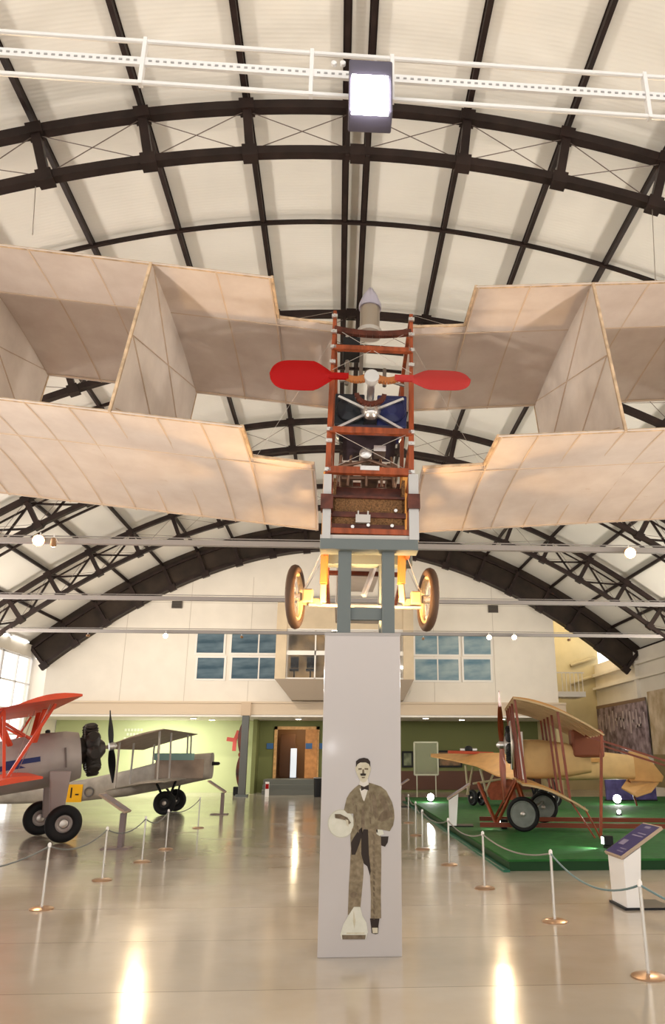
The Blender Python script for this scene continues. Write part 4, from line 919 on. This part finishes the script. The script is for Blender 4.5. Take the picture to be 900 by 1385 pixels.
# ------------------------------------------------------------------ red-winged trainer biplane (left, near)
RW = mat('red_orange_wing_fabric', (.62, .075, .03), .45, noise=.12, nscale=3); SILV = mat('silver_grey_dope', (.36, .32, .30), .42, metal=.25, noise=.08, nscale=2)
bp = thing('radial_biplane', 'silver biplane with red orange wings and a black radial engine, nose to the right', 'airplane', (-5.86, 17.32, 0), R(25))
PT = Matrix.Translation((0, 0, .35)) @ Matrix.Rotation(R(-9), 4, 'Y') @ Matrix.Translation((0, 0, -.35))
fm = station_mesh(MB(PT), [(-5.6, 1.35, .06, .12), (-4.5, 1.40, .18, .26), (-3.2, 1.46, .30, .36), (-2.0, 1.52, .40, .46), (-1.0, 1.58, .46, .54), (-.2, 1.60, .50, .56), (.25, 1.60, .50, .54), (.50, 1.60, .44, .48)], 22, sq=.85)
fu = fm.build('fuselage', SILV, bp, smooth=True)
MB(PT).box2((-2.0, -.475, 1.52), (-.45, -.44, 1.62)).box2((-1.0, -.51, 1.60), (-.3, -.47, 1.70)).build('blue_stripe', mat('navy_stripe', (.02, .03, .12), .4), fu)
MB(PT).lathe([(0, .05), (.06, .05), (.08, .02)], (-.1, 0, 2.14), (0, 0, 1), 10).build('filler_cap', BLACK, fu)
MB(PT).box2((.17, -.525, 1.4), (.2, .525, 1.8)).build('cowl_seam', mat('seam_dark', (.15, .12, .11), .5), fu)
radial_engine(bp, .58, 1.68, .56).matrix_basis = PT
blade_pair(bp, 1.18, 1.68, .78, R(5), BLACK).matrix_basis = PT
for nmw, LEz, LEx, hs in (('upper_wing', 2.66, .14, 3.7), ('lower_wing', 1.37, -.52, 3.5)):
    m = wing_mesh(MB(PT), LEz, LEx, 1.45, -hs, hs, R(2), .02, .10, 10, 16)
    wo = m.build(nmw, RW, bp, smooth=True)
m = wing_mesh(MB(PT), 2.855, .30, 1.45, -4.76, 4.76, R(2), .06, .03, 10, 16); 
for s in (-1, 1):
    for xx, a_, b__ in (('f', -.05, -.65), ('r', -.9, -1.4)):
        MB(PT).bar((a_ - .16, s * 2.8, 2.62), (b__ - .44, s * 2.7, 1.37), .10, .05, up=Vector((1, 0, 0))).build('wing_strut', RW, bp)
    MB(PT).bar((-1.06, s * 2.8, 2.6), (-1.08, s * 2.7, 1.37), .09, .05, up=Vector((1, 0, 0))).build('wing_strut', RW, bp)
    MB(PT).bar((-.2, s * .75, 2.62), (-.4, s * .42, 2.0), .10, .05).bar((-1.1, s * .75, 2.62), (-.85, s * .42, 2.0), .10, .05).bar((-1.15, s * .75, 2.6), (-.4, s * .42, 2.02), .07, .04).build('cabane_strut', RW, bp)
    MB(PT).tube([(-.3, s * 2.8, 2.62), (-.8, s * .5, 1.35)], .006, 5).tube([(-1.0, s * 2.7, 1.4), (-.4, s * .7, 2.62)], .006, 5).build('flying_wires', ALU, bp)
    # landing gear
    lg = MB(); lg.hexa([(.12, s * .62, 1.35), (-.30, s * .62, 1.35), (-.30, s * .46, 1.35), (.12, s * .46, 1.35)], [(.03, s * .86, .36), (-.20, s * .86, .36), (-.20, s * .74, .36), (.03, s * .74, .36)]); lg.build('gear_leg', mat('mauve_grey_fairing', (.33, .27, .26), .4), bp, bevel=.03)
    wheel_part(bp, (.05 if s < 0 else -.22, s * .92, .355), (0, 1, 0), .355, .105, SILV, .08, disc=SILV)
MB(PT).hexa([(-5.5, -.03, 1.4), (-4.6, -.03, 1.5), (-4.9, -.03, 2.5), (-5.6, -.03, 2.5)], [(-5.5, .03, 1.4), (-4.6, .03, 1.5), (-4.9, .03, 2.5), (-5.6, .03, 2.5)]).build('tail_fin', RW, bp, bevel=.02)
MB(PT).box2((-5.8, -1.5, 1.42), (-4.7, 1.5, 1.48)).build('tailplane', RW, bp, bevel=.02)
MB().tube([(-5.15, 0, .75), (-5.2, 0, .2)], .04).build('tail_skid', SILV, bp); wheel_part(bp, (-5.2, 0, .13), (0, 1, 0), .13, .04, SILV, .03, disc=SILV, name='tail_wheel')

# ------------------------------------------------------------------ distant grey biplane
g2 = thing('military_biplane', 'weathered grey biplane with a yellow band on its rear fuselage, behind the red-winged one', 'airplane', (-5.1, 24.6, 0), R(0))
GY = mat('weathered_grey_paint', (.34, .31, .27), .5, noise=.18, nscale=3); GY2 = mat('brown_grey_canvas', (.30, .235, .19), .6, noise=.15, nscale=3)
station_mesh(MB(), [(-6.0, .38, .06, .10), (-4.4, .50, .18, .22), (-2.5, .66, .30, .31), (-1.2, .86, .38, .38), (-.2, 1.08, .42, .42), (.7, 1.28, .42, .42), (1.28, 1.36, .38, .38)], 18, sq=.6).build('fuselage', [GY], g2, smooth=True)
MB().box2((-.35, -.432, 1.0), (1.1, -.40, 1.55)).build('canvas_side', GY2, g2, bevel=.01)
MB().lathe([(0, .06), (.2, .05), (.24, .02)], (1.28, 0, 1.42), (1, 0, 0), 10).build('exhaust', BLACK, g2)
q = P(100, 1073, 24.29); bd = MB().box((q.x + 5.1, -.31, q.z), (.48, .012, .5)).build('yellow_band', mat('yellow_marking', (.80, .42, .01), .5), g2)
tm = lambda x, y: Matrix.Translation((x, y, 0)) @ Matrix.Rotation(R(90), 4, 'X')
q1 = P(98, 1073, 24.28); text_part('marking_digit', '1-', .42, Matrix.Translation((q1.x + 5.1 + .03, -.32, q1.z)) @ Matrix.Rotation(R(90), 4, 'X'), BLACK, bd)
q2 = P(120, 1071, 24.25); MB().torus((q2.x + 5.1, -.34, q2.z), (0, 1, 0), .125, .022, 24, 6).build('ring_marking', mat('dark_grey_marking', (.14, .13, .13), .5), g2)
wing_mesh(MB(), 2.33, .42, 1.75, -3.2, 2.0, R(16), .02, .05).build('upper_wing', GY2, g2, smooth=True); wing_mesh(MB(), .98, .6, 1.6, -3.3, 3.3, R(8), .06, .06).build('lower_wing', GY, g2, smooth=True)
for s in (-1, 1):
    for y in ((1.2, 1.8) if s > 0 else (1.4, 2.9)):
        MB().bar((.25, s * y, 2.30), (.30, s * y, 1.0), .07, .04, up=Vector((1, 0, 0))).build('wing_strut', LGREY, g2); MB().bar((-.8, s * y, 2.02), (-.8, s * y, .80), .07, .04, up=Vector((1, 0, 0))).build('wing_strut', LGREY, g2)
    MB().bar((.3, s * .35, .95), (.15, s * .7, .35), .05).bar((-.3, s * .35, .9), (.1, s * .7, .35), .05).build('gear_strut', BLACK, g2)
    wheel_part(g2, (.1, s * .8, .33), (0, 1, 0), .33, .08, BLACK, .06, disc=mat('dark_disc', (.05, .05, .05), .5))
MB().hexa([(-6.1, -.02, .4), (-5.2, -.02, .45), (-5.5, -.02, 1.2), (-6.0, -.02, 1.2)], [(-6.1, .02, .4), (-5.2, .02, .45), (-5.5, .02, 1.2), (-6.0, .02, 1.2)]).build('tail_fin', GY, g2)
MB().box((.2, -.435, 1.62), (1.2, .02, .2)).build('windscreen', mat('teal_glass', (.25, .40, .38), .2), g2)

# ------------------------------------------------------------------ wooden strutted biplane on the platform
CAN = mat('tan_canvas', (.46, .24, .075), .6, noise=.1, nscale=3); CANL = mat('pale_tan_canvas', (.56, .38, .17), .6, noise=.08, nscale=3); PALE = mat('pale_rib_wood', (.50, .36, .20), .6)
VM = mat('red_brown_strut', (.20, .045, .02), .35, coat=.4)
c3 = thing('rotary_biplane', 'tan canvas biplane with many dark red struts and spoked wheels on the green platform', 'airplane', (4.1, 17.6, .16), R(170))
def W3(x, y, Y): 
    v = P(x, y, Y) - Vector((4.1, 17.6, .16)); return Matrix.Rotation(R(-170), 3, 'Z') @ v
# wing sections from the near tip, x forward
le, te = W3(694, 943, 15.0), W3(817, 993, 14.75); le2, te2 = W3(707, 1060, 15.0), W3(795, 1095, 14.85)
for nm_, a_, b__, half in (('upper_wing', le, te, .55), ('lower_wing', le2, te2, .5)):
    ch = a_.x - b__.x; m = wing_mesh(MB(), a_.z, a_.x, ch, a_.y, -a_.y * half, math.atan2(a_.z - b__.z, ch), .13 if nm_ == 'upper_wing' else .10, .035, 12, 12)
    for k in range(11):
        y = a_.y + .0 + (-a_.y * half - a_.y) * k / 10
        for i in range(12):
            u0, u1 = i / 12, (i + 1) / 12; f_ = lambda u: Vector((a_.x - u * ch, y, a_.z - u * (a_.z - b__.z) + (.13 if nm_ == 'upper_wing' else .10) * 3.6 * u * (1 - u) - .02))
            m.bar(f_(u0), f_(u1), .04, .035, 1)
    m.build(nm_, [CAN, PALE], c3, smooth=True)
uz = lambda x: le.z - (le.x - x) / (le.x - te.x) * (le.z - te.z) + .3 * ((le.x - x) / (le.x - te.x)) * (1 - (le.x - x) / (le.x - te.x))
lz3 = lambda x: le2.z - (le2.x - x) / (le2.x - te2.x) * (le2.z - te2.z) + .3 * max(0, ((le2.x - x) / (le2.x - te2.x)) * (1 - (le2.x - x) / (le2.x - te2.x)))
fxs, rxs = le2.x - .02, le2.x - .88
for y in (le.y - .08, le.y * .5, .42, -.42, -le.y * .5):
    MB().bar((fxs + .08, y, uz(fxs + .08)), (fxs - .05, y, lz3(fxs - .05)), .07, .045, up=Vector((1, 0, 0))).build('wing_strut', VM, c3)
    MB().bar((rxs + .12, y, uz(rxs + .12)), (rxs, y, lz3(rxs)), .07, .045, up=Vector((1, 0, 0))).build('wing_strut', VM, c3)
tb_ = W3(811, 1117, 14.9); MB().bar((te.x + .03, te.y - .05, te.z + .05), (tb_.x, te.y - .05, .02), .06, .05, up=Vector((1, 0, 0))).build('wing_strut', MAHOG, c3)
MB().bar((te2.x + .05, te2.y - .1, te2.z + .05), (tb_.x, te.y - .06, .03), .05, .03).bar((rxs, te2.y - .1, lz3(rxs)), (tb_.x + .1, te.y - .06, .03), .04, .03).build('tail_boom_brace', MAHOG, c3)
for y in (.8, -.8):
    MB().bar((.9, y, .10), (-5.2, y, .10), .06, .09).build('skid', VM, c3)
    MB().bar((te.x + .1, y, te.z + .02), (te.x - 4.2, y, te.z - 1.35), .035, .045).build('tail_boom', VM, c3)
    MB().bar((te.x - 3.9, y, te.z - 1.25), (te.x - 3.9, y, .14), .04).build('boom_post', VM, c3)
    MB().bar((.55, y, .1), (fxs, y * .5, lz3(fxs)), .05).bar((-.2, y, .1), (fxs, y * .5, lz3(fxs)), .05).bar((.55, y, .1), (.9, y * .4, .9), .05).build('gear_strut', MAHOG, c3)
station_mesh(MB(), [(-1.6, 1.35, .2, .22), (-1.1, 1.4, .32, .36), (-.5, 1.42, .36, .42), (0, 1.42, .36, .42)], 16, sq=.5).build('nacelle', CANL, c3, smooth=True)
MB().box2((-1.9, -.3, 1.45), (-1.2, .3, 2.05)).build('seat_fairing', mat('red_brown_panel', (.22, .07, .035), .5), c3, bevel=.06)
MB().box2((-.12, .37, 1.0), (-.02, .40, 2.0)).build('white_stripe', WHITEP, c3)
e3 = MB().lathe([(0, .12), (.06, .2), (.2, .2), (.24, .1)], (.06, 0, 1.72), (1, 0, 0), 18).build('engine', ALU, c3, smooth=True)
for k in range(7):
    a_ = 2 * math.pi * k / 7; d = Vector((0, math.sin(a_), math.cos(a_))); prof = []
    for j in range(6): prof += [(.14 + j * .045, .085), (.163 + j * .045, .065)]
    MB().lathe(prof + [(.42, .05)], (.17, 0, 1.72), d, 12).build('engine_cylinder', mat('dark_cylinder', (.02, .02, .02), .4), e3, smooth=True)
MB().torus((.12, 0, 1.72), (1, 0, 0), .50, .035, 32, 8).build('cowl_ring', ALU, e3, smooth=True)
blade_pair(c3, .34, 1.72, 1.22, R(4), MAHOG)
DISC = mat('grey_wheel_disc', (.22, .24, .22), .4, noise=.15, nscale=6)
for (x, y) in ((708, 1102), (735, 1084)):
    Yw = 16.45 if y > 1095 and x < 715 else (18.6 if x == 735 else (16.7 if x == 722 else 18.9)); cw = W3(x, y, Yw); cw.z = .34
    wheel_part(c3, cw, (.12, 1, 0), .34, .045, DISC, .05, disc=DISC)
MB().tube([W3(708, 1102, 16.4), W3(735, 1084, 18.7)], .03).build('axle', ALU, c3)

# ------------------------------------------------------------------ tan monoplane behind
m4 = thing('canvas_monoplane', 'tan canvas fuselage and tail of a monoplane behind the strutted biplane', 'airplane', (7.2, 24.2, .16), R(180))
station_mesh(MB(), [(1.35, 1.28, .40, .40), (1.2, 1.28, .42, .44), (0, 1.22, .4, .46), (-1.0, 1.2, .34, .42), (-2.05, 1.15, .25, .36)], 16, sq=.45).build('fuselage', CANL, m4, smooth=True)
def q4(x, y, Y=24.0): v = P(x, y, Y); return (7.2 - v.x, 24.2 - v.y, v.z - .16)
def plate(m, pts, Y, th=.05):
    a_ = [Vector(q4(x, y, Y)) for x, y in pts]; return m.hexa(a_, [v + Vector((0, th, 0)) for v in a_])
plate(MB(), [(850, 1016), (872, 1019), (897, 1050), (895, 1058), (850, 1056)], 24.15, .08).build('tail_fin', mat('orange_tan_canvas', (.50, .29, .11), .6, noise=.1, nscale=3), m4, bevel=.02)
mb = MB(); a_ = [Vector(q4(x, y, Yy)) for x, y, Yy in ((841, 1067, 23.0), (862, 1079, 22.6), (882, 1072, 22.8), (895, 1056, 24.6), (850, 1054, 24.9))]; mb.hexa(a_, [v + Vector((0, 0, .05)) for v in a_]).build('tailplane', MATS['orange_tan_canvas'], m4, bevel=.015)
mb = MB(); 
for x in (.6, 1.2): mb.bar((x, -.3, .9), (x - .2, -.3, .25), .05); mb.bar((x, .3, .9), (x - .2, .3, .25), .05)
mb.build('gear_strut', BLACK, m4); [wheel_part(m4, (.7, s * .6, .3), (0, 1, 0), .3, .05, DISC, .05, disc=BLACK) for s in (-1, 1)]
MB().bar((-1.9, 0, .85), (-2.1, 0, .02), .05).build('tail_skid', MAHOG, m4)
MB().box2((-.9, .32, 1.3), (-.6, .43, 1.42)).build('hatch', CAN, m4)
bd = thing('backdrop_board', 'dark violet blue display board behind the tan tail', 'display board', P(858, 1087, 27.2) * 1.0)
bd.location.z = .16; a_, b__ = P(822, 1087, 27.2), P(886, 1050, 27.2)
MB().box2((a_.x, 27.2, .2), (b__.x, 27.3, b__.z)).build('panel', mat('violet_blue_print', (.07, .055, .16), .5, noise=.4, nscale=4), bd, world=True); MB().box2((a_.x, 27.15, .16), (b__.x, 27.45, .2)).build('foot', BLACK, bd, world=True)

# ------------------------------------------------------------------ little high-wing monoplane far on the platform
d5 = thing('parasol_monoplane', 'tiny pointed orange-tan winged monoplane at the far end of the platform', 'airplane', (4.55, 25.2, .16), R(-90))
def W5(x, y, Y): v = P(x, y, Y); return Vector((v.x - 4.55, v.y - 25.2, v.z - .16))
d5.rotation_euler = (0, 0, 0)
m = MB(); T0 = [W5(583, 1021, 26.8), W5(612, 1021, 26.4), W5(645, 1020, 25.6), W5(678, 1020, 24.6), W5(700, 1022, 24.2)]; T1 = [W5(583, 1024, 26.6), W5(612, 1029, 25.6), W5(645, 1037, 24.2), W5(672, 1050, 22.9), W5(700, 1056, 22.4)]
n5 = len(T0); vs = T0 + T1 + [v + Vector((0, 0, .04)) for v in T0 + T1]
fs = [(i, i + 1, n5 + i + 1, n5 + i) for i in range(n5 - 1)] + [(2 * n5 + i, 3 * n5 + i, 3 * n5 + i + 1, 2 * n5 + i + 1) for i in range(n5 - 1)] + [(i, 2 * n5 + i, 2 * n5 + i + 1, i + 1) for i in range(n5 - 1)] + [(n5 + i, n5 + i + 1, 3 * n5 + i + 1, 3 * n5 + i) for i in range(n5 - 1)] + [(0, n5, 3 * n5, 2 * n5), (n5 - 1, 3 * n5 - 1, 4 * n5 - 1, 2 * n5 - 1)]
m.add(vs, fs).build('wing', mat('orange_tan_wing', (.62, .34, .12), .5, noise=.1, nscale=4), d5, smooth=True)
c_ = W5(634, 1014, 25.6); MB().lathe([(-.1, .06), (-.06, .13), (.1, .13), (.14, .06)], c_, (0, 1, 0), 14).build('engine', BLACK, d5, smooth=True)
MB().bar(c_ + Vector((-.28, 0, 0)), c_ + Vector((.28, 0, 0)), .09).build('engine_cylinder', ALU, d5, bevel=.02)
MB().bar(W5(606, 1017, 25.5), W5(668, 1019, 25.5), .05, .09).build('propeller', mat('red_wood', (.42, .07, .03), .4), d5, bevel=.015)
mb = MB()
for x0, y0_, x1, y1_ in ((630, 1035, 634, 1075), (640, 1037, 632, 1075), (650, 1040, 660, 1078), (668, 1046, 655, 1075), (640, 1060, 690, 1052)): mb.tube([W5(x0, y0_, 24.9), W5(x1, y1_, 24.9)], .035, 7)
mb.build('bamboo_frame', mat('pale_bamboo', (.42, .36, .22), .5), d5, smooth=True)
MB().hexa([W5(655, 1062, 24.9), W5(692, 1048, 24.9), W5(700, 1082, 24.9), W5(664, 1082, 24.9)], [W5(655, 1062, 25.4), W5(692, 1048, 25.4), W5(700, 1082, 25.4), W5(664, 1082, 25.4)]).build('red_seat_frame', mat('red_brown_frame', (.30, .07, .03), .5, noise=.4, nscale=5), d5)
for x in (640, 652): cw = W5(x, 1083, 24.9); cw.z = .24; wheel_part(d5, cw, (1, .5, 0), .24, .05, BLACK, .04, disc=BLACK)

# ================================================================== BACK ROOM ITEMS
p = P(318, 1001, 36.4); t = thing('red_propeller_display', 'small red three-bladed propeller hung left of the steel column', 'propeller', p)
for k, (dx, dz) in enumerate(((-.38, .05), (.15, .42), (-.02, -.48))): MB().bar((0, 0, 0), (dx, 0, dz), .04, .18, up=Vector((0, 1, 0)).cross(Vector((dx, 0, dz)))).build('blade', mat('coral_red', (.60, .11, .09), .5), t, bevel=.02)
MB().lathe([(-.05, .08), (.05, .08)], (0, 0, 0), (0, 1, 0), 12).build('hub', mat('coral_red', (.6, .11, .09)), t); MB().bar((0, 0, 0), (0, 1.6, 0), .03).build('wall_arm', LGREY, t)
a_, b__ = P(329, 978, 35.2), P(329, 1060, 35.2)
t = thing('upright_propeller', 'tall black and dark red propeller standing beside the steel column', 'propeller', (a_.x, 35.2, 0)); hgt = a_.z
m = MB(); n = 16; rows = []
for i in range(n + 1):
    tt_ = i / n; wd = .05 + .15 * abs(math.sin(2 * math.pi * tt_)) ** .8 * (1 if .02 < tt_ < .98 else .3); z = .35 + (hgt - .35) * tt_; rows.append([Vector((-wd, 0, z)), Vector((0, -.04, z)), Vector((wd, 0, z)), Vector((0, .04, z))])
m.add([v for r_ in rows for v in r_], [(i * 4 + j, i * 4 + (j + 1) % 4, i * 4 + 4 + (j + 1) % 4, i * 4 + 4 + j) for i in range(n) for j in range(4)] + [(3, 2, 1, 0), tuple(n * 4 + j for j in range(4))]).build('blades', mat('black_red_lacquer', (.015, .012, .012), .3, nscale=1.6, col2=(.16, .03, .015)), t, smooth=True)
MB().lathe([(-.08, .13), (.08, .13)], (0, 0, .35 + (hgt - .35) / 2), (0, 1, 0), 16).build('hub', mat('dark_red_hub', (.2, .04, .02)), t, smooth=True); MB().box((0, 0, .18), (.5, .4, .36)).build('base', BLACK, t, bevel=.02)
scr = thing('glass_screen', 'pale framed glass screen standing before the olive wall', 'screen', P(576, 1060, 33) * 1.0); scr.location.z = 0
a_, b__ = P(561, 1048, 33.0), P(592, 1004, 33.0)
MB().box2((a_.x, 33, a_.z), (b__.x, 33.03, b__.z)).build('pane', mat('milky_glass', (.34, .36, .24), .3, alpha=.45), scr, world=True)
m = MB()
for p0, p1 in (((a_.x, a_.z), (b__.x, a_.z)), ((a_.x, b__.z), (b__.x, b__.z)), ((a_.x, a_.z), (a_.x, b__.z)), ((b__.x, a_.z), (b__.x, b__.z))): m.bar((p0[0], 33.01, p0[1]), (p1[0], 33.01, p1[1]), .06)
m.build('frame', mat('pale_frame', (.5, .5, .38), .5), scr, world=True); MB().bar((a_.x + .1, 33.01, 0), (a_.x + .1, 33.01, a_.z), .04).bar((b__.x - .1, 33.01, 0), (b__.x - .1, 33.01, a_.z), .04).build('leg', MATS['pale_frame'], scr, world=True)
for k, (x0, y0_, x1, y1_, c2) in enumerate(((544, 1016, 559, 1038, (.22, .25, .15)), (592, 1015, 625, 1038, (.30, .16, .08)))):
    a_, b__ = P(x0, y1_, 37.93), P(x1, y0_, 37.93); t = thing('framed_painting', ['dark framed green landscape painting beside the plinth', 'dark framed brown painting behind the pointed wing'][k], 'painting', ((a_.x + b__.x) / 2, 37.95, (a_.z + b__.z) / 2))
    MB().box2((a_.x, 37.9, a_.z), (b__.x, 37.99, b__.z)).build('frame', BLACK, t, world=True, bevel=.01); MB().box2((a_.x + .09, 37.88, a_.z + .09), (b__.x - .09, 37.9, b__.z - .09)).build('canvas', mat('painting_%d' % k, (.05, .06, .04), .5, nscale=3, col2=c2), t, world=True)
for k, (x, y) in enumerate(((365, 1009), (418, 1009), (432, 1009))):
    p = P(x, y, 37.8); t = MB().box2((p.x - .16, 37.83 if k == 1 else 37.95, p.z - .13), (p.x + .16, 37.855 if k == 1 else 37.99, p.z + .13)).build('wall_sign', mat('blue_sign', (.05, .13, .30), .4)); tag(t, ['small blue sign left of the doorway', 'small blue sign on the open orange door', 'small blue sign right of the doorway, next to the plinth'][k], 'sign', 'small blue signs around the doorway')
# white information panel texts on the pale green wall
t = thing('wall_lettering', 'faint white lettering panel on the pale green wall', 'wall lettering', P(180, 995, 37.95))
m = MB()
for j, (x0, x1) in enumerate(((-.42, .35), (-.30, .42), (-.42, .2))):
    x = x0
    while x < x1: m.box2((x, -.01, .2 - j * .2), (x + .1, 0, .32 - j * .2)); x += .15
m.build('letters', mat('pale_letters', (.66, .70, .52), .6), t)
# red white low sign by the steps and dark bin near plinth
a_ = G(361, 1078); t = thing('red_white_post', 'small red and white marker beside the grey steps', 'marker', a_); MB().box((0, 0, .3), (.16, .1, .6)).build('post', WHITEP, t); MB().box((0, -.055, .42), (.14, .01, .2)).build('stripe', RED, t)
a_ = G(430, 1078); t = thing('waste_bin', 'dark slim bin standing between the steps and the plinth', 'bin', a_); MB().lathe([(0, .16), (.75, .19), (.78, .15)], (0, 0, 0), (0, 0, 1), 18).build('bin_body', BLACK, t, smooth=True); MB().torus((0, 0, .76), (0, 0, 1), .18, .02, 20, 6).build('rim', LGREY, t, smooth=True)

# poster on the right wall
XW = WX + CX - .24
po = thing('wall_banner', 'large mauve grey photographic banner with pale lettering on the right side wall', 'banner', (XW, 36, 2.3))
PM = mat('mauve_photo_print', (.09, .055, .06), .6, nscale=2.4, col2=(.42, .33, .36))
def rw(x, y, X): r = ray(x, y); return Vector((0, 0, EYE)) + r * (X / r.x)
q = [rw(808, 958, XW), rw(874, 945, XW), rw(874, 1020, XW), rw(808, 1015, XW)]
y1_, y0_ = q[0].y, q[1].y
MB().box2((XW - .03, y0_, 1.7), (XW, min(y1_, 39.6), 4.1)).build('print', PM, po, world=True)
MB().box2((XW - .04, y0_, 3.95), (XW - .005, min(y1_, 39.6), 4.1)).build('top_band', mat('brown_band', (.22, .14, .09), .6), po, world=True)
yy = y0_ + .25; random.seed(3); ye_ = min(y1_, 39.6)
PLM = mat('pale_pink_letters', (.50, .42, .42), .6)
while yy < ye_ - .3:
    m = MB(); h_ = random.uniform(.35, 1.0); zc = random.uniform(3.1, 3.35); m.box2((XW - .036, yy, zc - h_ / 2), (XW - .03, yy + random.uniform(.08, .16), zc + h_ / 2))
    if random.random() < .6: zz = zc + random.choice((-1, 0, 1)) * h_ * .4; m.box2((XW - .036, yy, zz - .06), (XW - .03, yy + .3, zz + .06))
    m.build('pale_stroke', PLM, po, world=True)
    yy += random.uniform(.35, .55)
po2 = thing('beige_wall_poster', 'beige photographic poster next to the mauve banner', 'poster', (XW, 31, 2.5))
MB().box2((XW - .03, 27, .4), (XW, y0_ - .25, 4.3)).build('print', mat('beige_photo_print', (.38, .27, .15), .6, nscale=1.6, col2=(.66, .54, .40)), po2, world=True)
MB().box2((XW - .04, 27, .4), (XW - .005, y0_ - .25, 1.7)).build('lower_band', mat('olive_print_band', (.26, .20, .10), .6), po2, world=True)

# unseen lamp added behind the camera for the glint on the glossy plinth
ls = thing('added_glint_lamp', 'bright lamp added on a tall stand behind the camera', 'lamp', (-.13, -6, 0))
MB().lathe([(0, .2), (.03, .2), (.05, .03)], (0, 0, 0), (0, 0, 1), 16).build('base', BLACK, ls); MB().tube([(0, 0, .04), (0, 0, 1.75)], .02).build('pole', BLACK, ls)
MB().lathe([(0, .12), (.02, .12), (.12, .08)], (0, 0, 1.86), (0, -1, 0), 16).build('lamp_housing', BLACK, ls, smooth=True); MB().lathe([(0, .11), (.01, .11)], (0, .012, 1.86), (0, -1, 0), 16).build('lamp_face', HOT, ls)
